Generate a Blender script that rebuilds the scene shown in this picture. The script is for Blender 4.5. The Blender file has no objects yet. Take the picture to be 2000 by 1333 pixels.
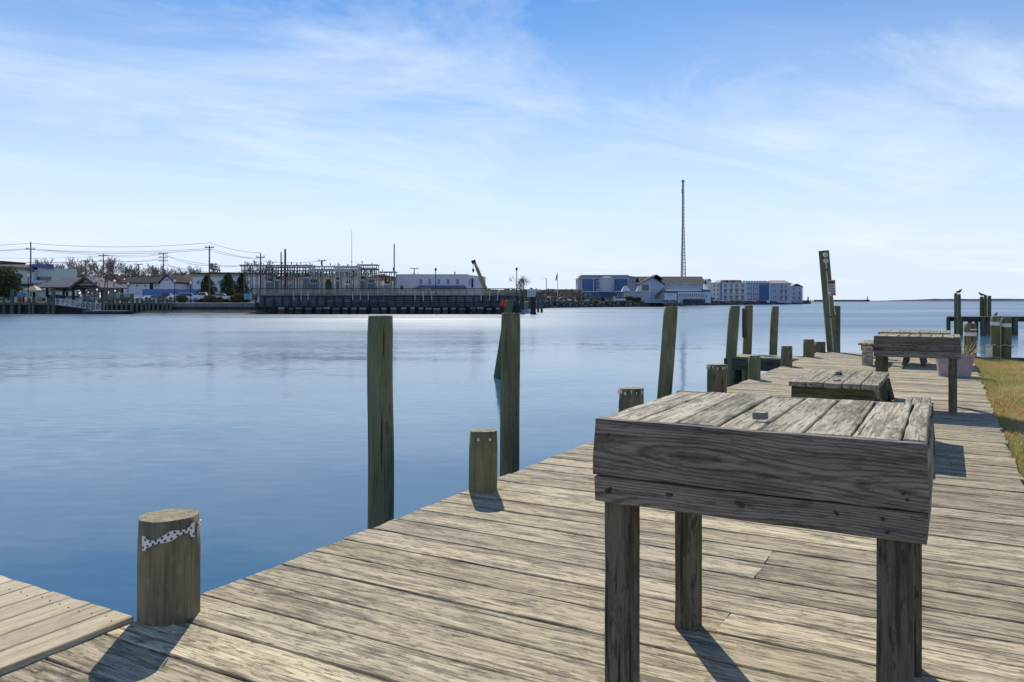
import bpy, math, random
from mathutils import Vector, Matrix, noise as mn
R = math.radians
random.seed(7)
scn = bpy.context.scene
col = scn.collection

# ------------------------------------------------------------------ camera, sky, sun, exposure
# world: deck top z = 0, +y runs along the dock, +x points from the water to the lawn
TH, F, HZ, CH, WZ = R(28.95), 1540.0, 587.5, 1.35, -1.25
cam = bpy.data.objects.new('camera', bpy.data.cameras.new('camera'))
col.objects.link(cam)
cam.location = (0, 0, CH)
cam.rotation_euler = (R(90), 0, TH)
cam.data.sensor_width = 36
cam.data.lens = 36 * F / 2000
cam.data.shift_y = -(666.5 - HZ) / 2000
cam.data.clip_end = 40000
cam.data.clip_start = 0.05
scn.camera = cam
SUN_EL, SUN_AZ = R(40), R(35.5)          # azimuth counter-clockwise from +y
sun = bpy.data.objects.new('sun', bpy.data.lights.new('sun', 'SUN'))
col.objects.link(sun)
sun.data.energy = 3.2
sun.data.angle = R(0.53)
sun.data.color = (1.0, 0.91, 0.76)
sd = Vector((-math.sin(SUN_AZ) * math.cos(SUN_EL), math.cos(SUN_AZ) * math.cos(SUN_EL), math.sin(SUN_EL)))
sun.rotation_euler = sd.to_track_quat('Z', 'Y').to_euler()
sun.location = (0, 0, 30)
scn.view_settings.view_transform = 'Standard'
scn.view_settings.look = 'None'
scn.view_settings.gamma = 1
scn.view_settings.exposure = 0.55


class NG:
    def __init__(s, tree):
        s.t = tree
    def n(s, typ, props=None, **ins):
        nd = s.t.nodes.new('ShaderNode' + typ)
        for k, v in (props or {}).items():
            setattr(nd, k, v)
        for k, v in ins.items():
            k2 = int(k[1:]) if k[0] == 'i' and k[1:].isdigit() else k.replace('_', ' ')
            s.put(nd.inputs[k2], v)
        return nd
    def put(s, sock, v):
        if isinstance(v, bpy.types.Node):
            v = v.outputs[0]
        if isinstance(v, bpy.types.NodeSocket):
            s.t.links.new(v, sock)
        else:
            if isinstance(v, tuple) and len(v) == 3 and sock.type == 'RGBA':
                v = v + (1,)
            sock.default_value = v
    def math(s, op, a, b=0.0, clamp=False):
        return s.n('Math', {'operation': op, 'use_clamp': clamp}, i0=a, i1=b)
    def mix(s, f, a, b, mode='MIX'):
        return s.n('MixRGB', {'blend_type': mode}, Fac=f, Color1=a, Color2=b)
    def ramp(s, f, a, b):               # linear step from a to b, clamped
        return s.n('MapRange', {'clamp': True}, i0=f, i1=a, i2=b, i3=0.0, i4=1.0)
    def noise(s, vec, scale=1.0, detail=2.0, rough=0.5, dist=0.0):
        return s.n('TexNoise', None, Vector=vec, Scale=scale, Detail=detail, Roughness=rough, Distortion=dist)
    def scale(s, vec, xyz, loc=(0, 0, 0), rot=(0, 0, 0)):
        return s.n('Mapping', None, Vector=vec, Location=loc, Rotation=rot, Scale=xyz)


world = bpy.data.worlds.new('World')
scn.world = world
world.use_nodes = True
wt = world.node_tree
wt.nodes.clear()
g = NG(wt)
sky = g.n('TexSky', {'sky_type': 'NISHITA', 'sun_disc': False})
sky.sun_elevation = SUN_EL
sky.sun_rotation = -SUN_AZ
sky.air_density = 1.0
sky.dust_density = 0.0
sky.ozone_density = 2.0
tc = g.n('TexCoord')
d = tc.outputs['Generated']
sep = g.n('SeparateXYZ', None, Vector=d)
zc = g.math('ADD', g.math('MAXIMUM', sep.outputs['Z'], 0.0), 0.10)
px_ = g.math('DIVIDE', sep.outputs['X'], zc)
py_ = g.math('DIVIDE', sep.outputs['Y'], zc)
pl = g.n('CombineXYZ', None, X=px_, Y=py_, Z=0.0)
pr = g.scale(pl, (1, 1, 1), rot=(0, 0, R(-62)))
c1 = g.noise(g.scale(pr, (0.55, 1.05, 1), loc=(3.1, 1.7, 0)), 1.0, 10, 0.64, 0.7)
c2 = g.noise(g.scale(pr, (0.22, 0.30, 1), loc=(1.3, 8.2, 0)), 1.0, 3, 0.5, 0.2)
m1 = g.ramp(c1, 0.46, 0.80)
m2 = g.ramp(c2, 0.38, 0.66)
cl = g.math('MULTIPLY', m1, m2)
c3 = g.noise(g.scale(pr, (0.10, 0.55, 1), loc=(0.3, 5.2, 0)), 1.0, 5, 0.55, 0.4)
veil = g.math('MULTIPLY', g.ramp(c3, 0.40, 0.80), 0.22)
cl = g.math('ADD', g.math('MULTIPLY', cl, 0.95), veil, True)
up = g.ramp(sep.outputs['Z'], 0.0, 0.03)
cl = g.math('MULTIPLY', g.math('MULTIPLY', cl, up), 0.95)
hs = g.n('HueSaturation', None, Hue=0.506, Saturation=1.36, Value=0.66, Color=sky)
hz = g.math('POWER', g.ramp(sep.outputs['Z'], 0.36, 0.04), 1.15)
skyh = g.mix(g.math('MULTIPLY', hz, 0.97), hs, (4.3, 4.95, 6.0))
skyc = g.mix(cl, skyh, (5.9, 6.2, 6.6))
bg = g.n('Background', None, Color=skyc, Strength=0.118)
wo = g.n('OutputWorld', None, Surface=bg)

# ------------------------------------------------------------------ placing helpers
CT, ST = math.cos(TH), math.sin(TH)
def cw(X, Y, z=0.0):                     # camera-aligned ground coordinates to world
    return Vector((X * CT - Y * ST, X * ST + Y * CT, z))
def P(px, py, z=0.0):                    # pixel to a point on the level z
    Y = (CH - z) * F / (py - HZ)
    return cw((px - 1000) / F * Y, Y, z)
def FX(px, Y): return (px - 1000) / F * Y
def FZ(py, Y): return CH - (py - HZ) / F * Y
def at_w(px, w):                         # point of the column px on the dock line x = w
    a = (px - 1000) / F
    Y = w / (a * CT - ST)
    return cw(a * Y, Y)

# ------------------------------------------------------------------ mesh helpers
class MB:
    def __init__(s):
        s.v, s.f, s.m = [], [], []
    def add(s, vs, fs, mi=0):
        o = len(s.v)
        s.v += [tuple(v) for v in vs]
        s.f += [tuple(i + o for i in f) for f in fs]
        s.m += [mi] * len(fs)
        return s
    def box(s, x0, x1, y0, y1, z0, z1, mi=0):
        return s.add([(x0, y0, z0), (x1, y0, z0), (x1, y1, z0), (x0, y1, z0), (x0, y0, z1), (x1, y0, z1), (x1, y1, z1), (x0, y1, z1)],
                     [(0, 3, 2, 1), (4, 5, 6, 7), (0, 1, 5, 4), (1, 2, 6, 5), (2, 3, 7, 6), (3, 0, 4, 7)], mi)
    def prism(s, poly, y0, y1, mi=0):    # polygon in x,z (counter-clockwise seen from -y), pulled along y
        n = len(poly)
        vs = [(p[0], y0, p[1]) for p in poly] + [(p[0], y1, p[1]) for p in poly]
        fs = [tuple(range(n)), tuple(range(2 * n - 1, n - 1, -1))]
        fs += [((i + 1) % n, i, i + n, (i + 1) % n + n) for i in range(n)]
        return s.add(vs, fs, mi)
    def slab(s, poly, z0, z1, mi=0):     # polygon in x,y pulled along z
        n = len(poly)
        vs = [(p[0], p[1], z0) for p in poly] + [(p[0], p[1], z1) for p in poly]
        fs = [tuple(range(n - 1, -1, -1)), tuple(range(n, 2 * n))]
        fs += [(i, (i + 1) % n, (i + 1) % n + n, i + n) for i in range(n)]
        return s.add(vs, fs, mi)
    def tube(s, pts, rs, n=6, cap=True, mi=0):
        pts = [Vector(p) for p in pts]
        if not isinstance(rs, (list, tuple)):
            rs = [rs] * len(pts)
        vs, fs = [], []
        ref = None
        for i, p in enumerate(pts):
            t = (pts[min(i + 1, len(pts) - 1)] - pts[max(i - 1, 0)])
            t = t.normalized() if t.length > 1e-9 else Vector((0, 0, 1))
            if ref is None:
                ref = Vector((1, 0, 0)) if abs(t.x) < 0.8 else Vector((0, 1, 0))
            a = (ref - t * ref.dot(t)).normalized()
            b = t.cross(a)
            ref = a
            for k in range(n):
                an = 2 * math.pi * k / n
                vs.append(p + (a * math.cos(an) + b * math.sin(an)) * rs[i])
        for i in range(len(pts) - 1):
            for k in range(n):
                k2 = (k + 1) % n
                fs.append((i * n + k, i * n + k2, (i + 1) * n + k2, (i + 1) * n + k))
        if cap:
            fs.append(tuple(range(n - 1, -1, -1)))
            e = (len(pts) - 1) * n
            fs.append(tuple(range(e, e + n)))
        return s.add(vs, fs, mi)
    def beam(s, a, b, w, mi=0):          # square bar between two points
        a, b = Vector(a), Vector(b)
        return s.tube([a, b], w * 0.707, 4, True, mi)
    def blob(s, c, rx, ry, rz, nu=8, nv=6, mi=0, jit=0.0, seed=0):
        rnd = random.Random(seed)
        vs, fs = [(c[0], c[1], c[2] + rz)], []
        for i in range(1, nv):
            th = math.pi * i / nv
            for k in range(nu):
                ph = 2 * math.pi * k / nu
                q = 1 + rnd.uniform(-jit, jit)
                vs.append((c[0] + rx * q * math.sin(th) * math.cos(ph), c[1] + ry * q * math.sin(th) * math.sin(ph), c[2] + rz * q * math.cos(th)))
        vs.append((c[0], c[1], c[2] - rz))
        for k in range(nu):
            fs.append((0, 1 + k, 1 + (k + 1) % nu))
        for i in range(nv - 2):
            for k in range(nu):
                a, b = 1 + i * nu + k, 1 + i * nu + (k + 1) % nu
                fs.append((a, a + nu, b + nu, b))
        L = len(vs) - 1
        for k in range(nu):
            fs.append((L, L - nu + (k + 1) % nu, L - nu + k))
        return s.add(vs, fs, mi)
    def mesh(s, name, mats, smooth=False):
        me = bpy.data.meshes.new(name)
        me.from_pydata(s.v, [], s.f)
        mats = mats if isinstance(mats, (list, tuple)) else [mats]
        for m in mats:
            me.materials.append(m)
        if len(mats) > 1:
            me.polygons.foreach_set('material_index', s.m)
        if smooth:
            me.polygons.foreach_set('use_smooth', [True] * len(me.polygons))
        me.update()
        return me
    def build(s, name, mats, parent=None, loc=(0, 0, 0), rot=(0, 0, 0), smooth=False):
        return link(name, s.mesh(name, mats, smooth), parent, loc, rot)

def link(name, me, parent=None, loc=(0, 0, 0), rot=(0, 0, 0)):
    o = bpy.data.objects.new(name, me)
    col.objects.link(o)
    o.parent = parent
    o.location = loc
    o.rotation_euler = rot
    return o
def tag(o, label, cat, group=None):
    o['label'] = label
    o['category'] = cat
    if group:
        o['group'] = group
    return o
def thing(name, label, cat, loc, rz=0.0, group=None, rot=None):
    return tag(link(name, None, None, loc, rot or (0, 0, rz)), label, cat, group)
def struct(o, kind='structure'):
    o['kind'] = kind
    return o
def copy_tree(o, parent=None):
    c = o.copy()
    col.objects.link(c)
    if parent:
        c.parent = parent
    for ch in list(o.children):
        copy_tree(ch, c)
    return c

ON = 'first second third fourth fifth sixth seventh eighth ninth tenth eleventh twelfth thirteenth fourteenth fifteenth sixteenth seventeenth eighteenth nineteenth'.split()
def nth(i):                              # 0 -> first
    i += 1
    if i < 20: return ON[i - 1]
    if i % 10 == 0: return {2: 'twentieth', 3: 'thirtieth'}[i // 10]
    return {2: 'twenty ', 3: 'thirty '}[i // 10] + ON[i % 10 - 1]

# ------------------------------------------------------------------ materials
def new_mat(name):
    m = bpy.data.materials.new(name)
    m.use_nodes = True
    m.node_tree.nodes.clear()
    return m, NG(m.node_tree)
def finish(g, color, rough=0.8, bump=None, strength=0.3, dist=0.01, **kw):
    p = g.n('BsdfPrincipled', None, Base_Color=color, Roughness=rough)
    for k, v in kw.items():
        g.put(p.inputs[k.replace('_', ' ')], v)
    if bump is not None:
        b = g.n('Bump', None, Strength=strength, Distance=dist, Height=bump)
        g.put(p.inputs['Normal'], b)
    g.n('OutputMaterial', None, Surface=p)
    return p
def simple(name, c, rough=0.7, metal=0.0, var=0.25, sc=1.2, tint=False, spec=0.4):
    m, g = new_mat(name)
    tc = g.n('TexCoord')
    nz = g.noise(tc.outputs['Object'], sc, 5, 0.65)
    k = g.n('MapRange', None, i0=nz, i1=0.25, i2=0.75, i3=1 - var, i4=1 + var)
    cc = g.mix(1.0, c, k, 'MULTIPLY')
    if tint:
        cc = g.mix(1.0, cc, g.n('ObjectInfo').outputs['Color'], 'MULTIPLY')
    finish(g, cc, rough, nz, 0.15, 0.01, Metallic=metal, Specular_IOR_Level=spec)
    return m
def wood(name, light, mid, dark, mild=0.5, ring=0.4, crack=0.6, rs=26.0, knot=0.6, bumps=0.5, mildc=(0.05, 0.048, 0.042), fib=0.5):
    """weathered timber, grain along local x"""
    m, g = new_mat(name)
    tc, oi = g.n('TexCoord'), g.n('ObjectInfo')
    ob, rd = tc.outputs['Object'], oi.outputs['Random']
    off = g.n('CombineXYZ', None, X=g.math('MULTIPLY', rd, 37.0), Y=g.math('MULTIPLY', rd, 91.0), Z=g.math('MULTIPLY', rd, 53.0))
    v = g.n('VectorMath', {'operation': 'ADD'}, i0=ob, i1=off).outputs[0]
    # growth rings cut lengthwise
    wn = g.noise(g.scale(v, (0.9, 3.0, 3.0)), 1.0, 2, 0.5)
    wv = g.n('VectorMath', {'operation': 'SUBTRACT'}, i0=wn.outputs['Color'], i1=(0.5, 0.5, 0.5)).outputs[0]
    wv = g.n('VectorMath', {'operation': 'MULTIPLY'}, i0=wv, i1=(0, 0.11, 0.16)).outputs[0]
    roff = g.n('CombineXYZ', None, X=0.0, Y=g.math('MULTIPLY', g.math('SUBTRACT', g.math('FRACT', g.math('MULTIPLY', rd, 17.3)), 0.5), 0.12), Z=0.045)
    rv = g.n('VectorMath', {'operation': 'ADD'}, i0=g.n('VectorMath', {'operation': 'ADD'}, i0=ob, i1=roff).outputs[0], i1=wv).outputs[0]
    rings = g.n('TexWave', {'wave_type': 'RINGS', 'rings_direction': 'X', 'wave_profile': 'SIN'}, Vector=g.scale(rv, (1, 1, 1), rot=(0, R(2.2), R(1.2))),
                Scale=rs, Distortion=1.2, Detail=2.0, Detail_Scale=1.6)
    fibre = g.noise(g.scale(v, (4.0, 125.0, 125.0)), 1.0, 3, 0.6)
    mid_n = g.noise(g.scale(v, (1.6, 13.0, 13.0)), 1.0, 5, 0.65)
    big = g.noise(g.scale(v, (0.7, 2.4, 2.4)), 1.0, 3, 0.55)
    spec_n = g.noise(g.scale(v, (16.0, 60.0, 60.0)), 1.0, 4, 0.75)
    c = g.mix(g.ramp(big, 0.30, 0.70), mid, light)
    c = g.mix(g.math('MULTIPLY', g.ramp(rings, 0.45, 0.95), ring), c, dark)
    c = g.mix(g.math('MULTIPLY', g.ramp(fibre, 0.45, 0.75), fib), c, dark)
    c = g.mix(g.math('MULTIPLY', g.ramp(mid_n, 0.51, 0.63), 0.45 * mild + 0.25), c, dark)
    stk = g.noise(g.scale(v, (2.6, 50.0, 50.0), loc=(4, 2, 8)), 1.0, 5, 0.7)
    c = g.mix(g.math('MULTIPLY', g.ramp(stk, 0.53, 0.585), 0.35 + 0.35 * mild), c, tuple(x * 0.6 for x in dark))
    c = g.mix(g.math('MULTIPLY', g.ramp(stk, 0.46, 0.36), 0.30), c, tuple(min(1, x * 1.3) for x in light))
    mk = g.math('MULTIPLY', g.ramp(g.noise(g.scale(v, (2.6, 10.0, 10.0), loc=(5, 3, 1)), 1.0, 6, 0.7), 0.50, 0.66), g.ramp(spec_n, 0.36, 0.60))
    c = g.mix(g.math('MULTIPLY', mk, mild), c, mildc)
    flk = g.noise(g.scale(v, (13.0, 62.0, 62.0), loc=(1, 6, 2)), 1.0, 3, 0.6)
    c = g.mix(g.math('MULTIPLY', g.ramp(flk, 0.57, 0.62), 0.25 + 0.45 * mild), c, tuple(x * 0.55 for x in dark))
    wh = g.math('MULTIPLY', g.ramp(g.noise(g.scale(v, (1.8, 8.0, 8.0), loc=(9, 1, 4)), 1.0, 5, 0.7), 0.56, 0.70), g.ramp(spec_n, 0.42, 0.62))
    c = g.mix(g.math('MULTIPLY', wh, 0.55), c, tuple(min(1, x * 1.45) for x in light))
    ck = g.noise(g.scale(v, (1.3, 62.0, 62.0), loc=(2, 7, 3)), 1.0, 2, 0.5)
    ckm = g.ramp(ck, 0.335, 0.305)
    c = g.mix(g.math('MULTIPLY', ckm, crack), c, (0.018, 0.016, 0.014))
    vo = g.n('TexVoronoi', {'feature': 'F1'}, Vector=g.scale(v, (1.1, 5.5, 5.5)), Scale=1.0)
    kn = g.ramp(vo.outputs['Distance'], 0.14, 0.05)
    c = g.mix(g.math('MULTIPLY', kn, knot), c, (0.05, 0.036, 0.025))
    val = g.n('MapRange', None, i0=g.math('FRACT', g.math('MULTIPLY', rd, 7.7)), i1=0.0, i2=1.0, i3=0.80, i4=1.14)
    c = g.mix(1.0, c, val, 'MULTIPLY')
    c = g.mix(1.0, c, oi.outputs['Color'], 'MULTIPLY')
    h = g.math('ADD', g.math('MULTIPLY', fibre, 0.5), g.math('MULTIPLY', g.math('SUBTRACT', 1.0, ckm), 1.0))
    h = g.math('SUBTRACT', h, g.math('MULTIPLY', rings, 0.35))
    finish(g, c, 0.88, h, bumps, 0.003, Specular_IOR_Level=0.25)
    return m

M = {}
M['deck'] = wood('deck_wood', (0.66, 0.575, 0.405), (0.50, 0.435, 0.31), (0.16, 0.138, 0.102), 0.95, 0.32, 0.85)
M['newdeck'] = wood('new_deck_wood', (0.66, 0.58, 0.43), (0.57, 0.49, 0.35), (0.36, 0.27, 0.17), 0.10, 0.35, 0.25, knot=0.3, fib=0.25)
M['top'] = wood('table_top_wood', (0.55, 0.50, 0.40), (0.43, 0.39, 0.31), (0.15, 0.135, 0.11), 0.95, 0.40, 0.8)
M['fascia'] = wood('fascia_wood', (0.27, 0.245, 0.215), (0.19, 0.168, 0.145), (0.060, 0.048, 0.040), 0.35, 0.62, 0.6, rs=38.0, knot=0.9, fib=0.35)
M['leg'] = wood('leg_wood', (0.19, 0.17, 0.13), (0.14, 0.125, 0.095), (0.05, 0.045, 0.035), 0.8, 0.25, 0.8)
M['knot'] = simple('dark_knot', (0.065, 0.054, 0.047), 0.8, var=0.4, sc=60)
M['heart'] = simple('knot_heart', (0.05, 0.04, 0.034), 0.8, var=0.4, sc=80)
M['joist'] = wood('joist_wood', (0.13, 0.115, 0.09), (0.09, 0.08, 0.065), (0.04, 0.035, 0.03), 0.8, 0.2, 0.6)

def piling_mat(name, a, b, dk, green):
    m, g = new_mat(name)
    tc, oi = g.n('TexCoord'), g.n('ObjectInfo')
    rd = oi.outputs['Random']
    off = g.n('CombineXYZ', None, X=g.math('MULTIPLY', rd, 31.0), Y=g.math('MULTIPLY', rd, 57.0), Z=g.math('MULTIPLY', rd, 19.0))
    v = g.n('VectorMath', {'operation': 'ADD'}, i0=tc.outputs['Object'], i1=off).outputs[0]
    n1 = g.noise(g.scale(v, (9, 9, 1.1)), 1.0, 5, 0.6)
    n2 = g.noise(g.scale(v, (70, 70, 2.2)), 1.0, 3, 0.6)
    n3 = g.noise(g.scale(v, (3.5, 3.5, 1.6)), 1.0, 4, 0.6)
    n4 = g.noise(g.scale(v, (26, 26, 0.8)), 1.0, 2, 0.5)
    n5 = g.noise(g.scale(v, (30, 30, 14)), 1.0, 4, 0.7)
    c = g.mix(g.ramp(n1, 0.32, 0.68), a, b)
    c = g.mix(g.math('MULTIPLY', g.ramp(n3, 0.44, 0.66), 0.75), c, green)
    c = g.mix(g.math('MULTIPLY', g.ramp(n2, 0.48, 0.72), 0.65), c, dk)
    c = g.mix(g.math('MULTIPLY', g.math('MULTIPLY', g.ramp(n5, 0.55, 0.68), g.ramp(n3, 0.56, 0.42)), 0.35), c, tuple(x * 1.6 for x in b))
    ck = g.ramp(n4, 0.33, 0.29)
    c = g.mix(g.math('MULTIPLY', ck, 0.85), c, (0.012, 0.012, 0.010))
    vo = g.n('TexVoronoi', {'feature': 'F1'}, Vector=g.scale(v, (4.5, 4.5, 1.6)), Scale=1.0)
    c = g.mix(g.math('MULTIPLY', g.ramp(vo.outputs['Distance'], 0.17, 0.06), 0.75), c, (0.03, 0.025, 0.018))
    c = g.mix(1.0, c, oi.outputs['Color'], 'MULTIPLY')
    h = g.math('SUBTRACT', g.math('ADD', n2, g.math('MULTIPLY', n1, 0.6)), g.math('MULTIPLY', ck, 1.2))
    finish(g, c, 0.85, h, 0.7, 0.008, Specular_IOR_Level=0.3)
    return m
M['pile'] = piling_mat('piling_wood', (0.125, 0.112, 0.068), (0.25, 0.222, 0.14), (0.055, 0.05, 0.033), (0.13, 0.145, 0.085))
M['farpile'] = piling_mat('far_piling_wood', (0.10, 0.115, 0.095), (0.19, 0.20, 0.16), (0.05, 0.055, 0.05), (0.10, 0.15, 0.125))
def endgrain_mat():
    m, g = new_mat('piling_end_grain')
    tc = g.n('TexCoord')
    v = tc.outputs['Object']
    rings = g.n('TexWave', {'wave_type': 'RINGS', 'rings_direction': 'Z'}, Vector=v, Scale=22.0, Distortion=2.0, Detail=2.0)
    n1 = g.noise(v, 14.0, 5, 0.7)
    n2 = g.noise(v, 60.0, 4, 0.7)
    c = g.mix(g.ramp(n1, 0.35, 0.65), (0.20, 0.17, 0.10), (0.42, 0.36, 0.23))
    c = g.mix(g.math('MULTIPLY', g.ramp(rings, 0.5, 0.9), 0.35), c, (0.10, 0.085, 0.05))
    c = g.mix(g.math('MULTIPLY', g.ramp(n2, 0.52, 0.66), 0.7), c, (0.05, 0.045, 0.03))
    finish(g, c, 0.9, n2, 0.6, 0.006)
    return m
M['end'] = endgrain_mat()

def water_mat():
    m, g = new_mat('water')
    pos = g.n('NewGeometry').outputs['Position']
    q = g.scale(pos, (1, 1, 1), rot=(0, 0, -TH))
    fine = g.noise(g.scale(q, (1.6, 4.6, 1)), 1.0, 3, 0.6)
    swell = g.noise(g.scale(q, (0.10, 0.28, 1), loc=(3, 1, 0)), 1.0, 2, 0.5)
    band = g.noise(g.scale(q, (0.007, 0.045, 1)), 1.0, 4, 0.6)
    sp = g.n('SeparateXYZ', None, Vector=pos)
    fetch = g.math('MAXIMUM', g.math('MULTIPLY', sp.outputs['X'], -1.0), g.math('MULTIPLY', g.math('SUBTRACT', sp.outputs['Y'], 20.0), 1.1))
    shelter = g.ramp(fetch, 6.0, 75.0)          # calm beside the dock, rippled in the channel
    chop = g.math('MULTIPLY', shelter, g.n('MapRange', None, i0=band, i1=0.36, i2=0.64, i3=0.45, i4=1.0))
    amp = g.math('ADD', 0.035, g.math('MULTIPLY', chop, 0.42))
    rough = g.math('ADD', 0.10, g.math('MULTIPLY', chop, 0.28))
    sub = lambda n: g.n('VectorMath', {'operation': 'SUBTRACT'}, i0=n.outputs['Color'], i1=(0.5, 0.5, 0.5)).outputs[0]
    v = g.n('VectorMath', {'operation': 'SCALE'}, i0=sub(fine))
    g.put(v.inputs['Scale'], amp)
    v2 = g.n('VectorMath', {'operation': 'SCALE'}, i0=sub(swell))
    g.put(v2.inputs['Scale'], 0.055)
    w = g.n('VectorMath', {'operation': 'ADD'}, i0=v.outputs[0], i1=v2.outputs[0]).outputs[0]
    w = g.n('VectorMath', {'operation': 'MULTIPLY'}, i0=w, i1=(1, 1, 0)).outputs[0]
    nn = g.n('VectorMath', {'operation': 'NORMALIZE'}, i0=g.n('VectorMath', {'operation': 'ADD'}, i0=w, i1=(0, 0, 1)).outputs[0]).outputs[0]
    body = g.mix(g.ramp(swell, 0.35, 0.65), (0.030, 0.106, 0.196), (0.038, 0.118, 0.210))
    p = g.n('BsdfPrincipled', None, Base_Color=body, Roughness=rough, IOR=1.45)
    g.put(p.inputs['Normal'], nn)
    g.n('OutputMaterial', None, Surface=p)
    return m
M['water'] = water_mat()

def ground_mat(name, a, b, c, sc=1.0):
    m, g = new_mat(name)
    pos = g.n('NewGeometry').outputs['Position']
    n1 = g.noise(pos, 0.7 * sc, 5, 0.6)
    n2 = g.noise(pos, 14 * sc, 5, 0.7)
    n3 = g.noise(pos, 2.1 * sc, 4, 0.6)
    k = g.mix(g.ramp(n1, 0.38, 0.62), a, b)
    k = g.mix(g.math('MULTIPLY', g.ramp(n3, 0.50, 0.66), 0.7), k, c)
    k = g.mix(g.math('MULTIPLY', g.ramp(n2, 0.45, 0.75), 0.5), k, tuple(x * 0.45 for x in a))
    finish(g, k, 0.95, n2, 0.6, 0.02)
    return m
M['lawn'] = ground_mat('lawn_soil', (0.28, 0.22, 0.085), (0.36, 0.27, 0.11), (0.20, 0.21, 0.06))
M['soil'] = ground_mat('dark_soil', (0.03, 0.027, 0.022), (0.04, 0.035, 0.03), (0.025, 0.025, 0.02))
M['land'] = ground_mat('far_land', (0.16, 0.15, 0.12), (0.20, 0.19, 0.16), (0.12, 0.13, 0.06), 0.1)
M['sand'] = ground_mat('beach_sand', (0.36, 0.31, 0.23), (0.44, 0.38, 0.29), (0.27, 0.24, 0.18), 0.2)
M['mud'] = ground_mat('wet_mud', (0.10, 0.09, 0.06), (0.15, 0.135, 0.09), (0.06, 0.065, 0.04), 0.25)

def grass_mat():
    m, g = new_mat('grass_blades')
    pos = g.n('NewGeometry').outputs['Position']
    n1 = g.noise(pos, 0.9, 4, 0.6)
    n2 = g.noise(pos, 30.0, 2, 0.6)
    c = g.mix(g.ramp(n1, 0.43, 0.56), (0.58, 0.40, 0.14), (0.28, 0.34, 0.07))
    c = g.mix(g.ramp(n2, 0.40, 0.65), c, (0.66, 0.52, 0.26))
    p = g.n('BsdfPrincipled', None, Base_Color=c, Roughness=0.8)
    t = g.n('BsdfTranslucent', None, Color=c)
    s = g.n('MixShader', None, Fac=0.3, i1=p, i2=t)
    g.n('OutputMaterial', None, Surface=s)
    return m
M['grass'] = grass_mat()
def leaf_mat(name, a, b):
    m, g = new_mat(name)
    n1 = g.noise(g.n('NewGeometry').outputs['Position'], 1.1, 4, 0.6)
    c = g.mix(g.ramp(n1, 0.38, 0.62), a, b)
    p = g.n('BsdfPrincipled', None, Base_Color=c, Roughness=0.7)
    t = g.n('BsdfTranslucent', None, Color=c)
    s = g.n('MixShader', None, Fac=0.25, i1=p, i2=t)
    g.n('OutputMaterial', None, Surface=s)
    return m
M['ever'] = leaf_mat('evergreen_leaves', (0.035, 0.06, 0.03), (0.10, 0.11, 0.04))
M['shrub'] = leaf_mat('shrub_leaves', (0.10, 0.11, 0.06), (0.19, 0.17, 0.10))
M['wood_far'] = leaf_mat('distant_wood_leaves', (0.10, 0.085, 0.07), (0.16, 0.135, 0.11))
M['bark'] = simple('grey_bark', (0.20, 0.165, 0.145), 0.9)
M['pole'] = simple('utility_pole_wood', (0.12, 0.10, 0.085), 0.9)
M['black'] = simple('black_metal', (0.02, 0.02, 0.024), 0.5)
M['wire'] = simple('cable_black', (0.05, 0.055, 0.065), 0.6)
M['galv'] = simple('galvanised_steel', (0.42, 0.44, 0.46), 0.45, 0.6)
M['steel'] = simple('weathered_steel', (0.20, 0.20, 0.21), 0.6, 0.2)
M['mast'] = simple('dull_mast_steel', (0.24, 0.24, 0.245), 0.7)
M['alu'] = simple('aluminium', (0.62, 0.63, 0.64), 0.4, 0.5)
M['white'] = simple('white_paint', (0.78, 0.78, 0.80), 0.6, var=0.08)
M['lav'] = simple('lavender_white_siding', (0.72, 0.72, 0.80), 0.7, var=0.10)
M['offw'] = simple('off_white_vinyl', (0.77, 0.77, 0.76), 0.7, var=0.12)
M['blue'] = simple('deep_blue_siding', (0.09, 0.17, 0.34), 0.7, var=0.12)
M['midblue'] = simple('mid_blue_siding', (0.24, 0.32, 0.47), 0.7, var=0.12)
M['paleblue'] = simple('pale_blue_siding', (0.50, 0.57, 0.68), 0.7, var=0.10)
M['palegreen'] = simple('pale_green_siding', (0.58, 0.66, 0.61), 0.7, var=0.10)
M['greyblue'] = simple('grey_blue_siding', (0.46, 0.52, 0.58), 0.7, var=0.10)
M['roofblue'] = simple('blue_metal_roof', (0.12, 0.15, 0.34), 0.5, var=0.12)
M['roofdark'] = simple('dark_shingle_roof', (0.049, 0.049, 0.066), 0.95, spec=0.1)
M['roofbrown'] = simple('brown_shingle_roof', (0.105, 0.081, 0.070), 0.95, spec=0.1)
M['roofgrey'] = simple('taupe_shingle_roof', (0.119, 0.108, 0.112), 0.95, spec=0.1)
M['rooftan'] = simple('tan_shingle_roof', (0.38, 0.33, 0.28), 0.85)
M['roofmetal'] = simple('grey_standing_seam_roof', (0.11, 0.12, 0.16), 0.85, spec=0.15)
M['tan'] = simple('tan_fascia', (0.46, 0.38, 0.27), 0.8)
M['beige'] = simple('beige_canvas', (0.58, 0.52, 0.38), 0.85)
M['glass'] = simple('dark_window_glass', (0.05, 0.07, 0.10), 0.12, var=0.3, spec=0.7)
M['paleglass'] = simple('pale_reflecting_glass', (0.28, 0.40, 0.48), 0.15, var=0.25, spec=0.7)
M['concrete'] = simple('concrete', (0.36, 0.36, 0.37), 0.9)
M['concdark'] = simple('stained_concrete', (0.20, 0.205, 0.22), 0.9, var=0.45)
M['wet'] = simple('wet_dark_timber', (0.035, 0.035, 0.035), 0.7, var=0.5)
M['rock'] = simple('dark_rock', (0.085, 0.085, 0.08), 0.9, var=0.5)
M['darkplank'] = simple('dark_timber_plank', (0.065, 0.072, 0.085), 0.85, var=0.5, tint=True)
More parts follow.
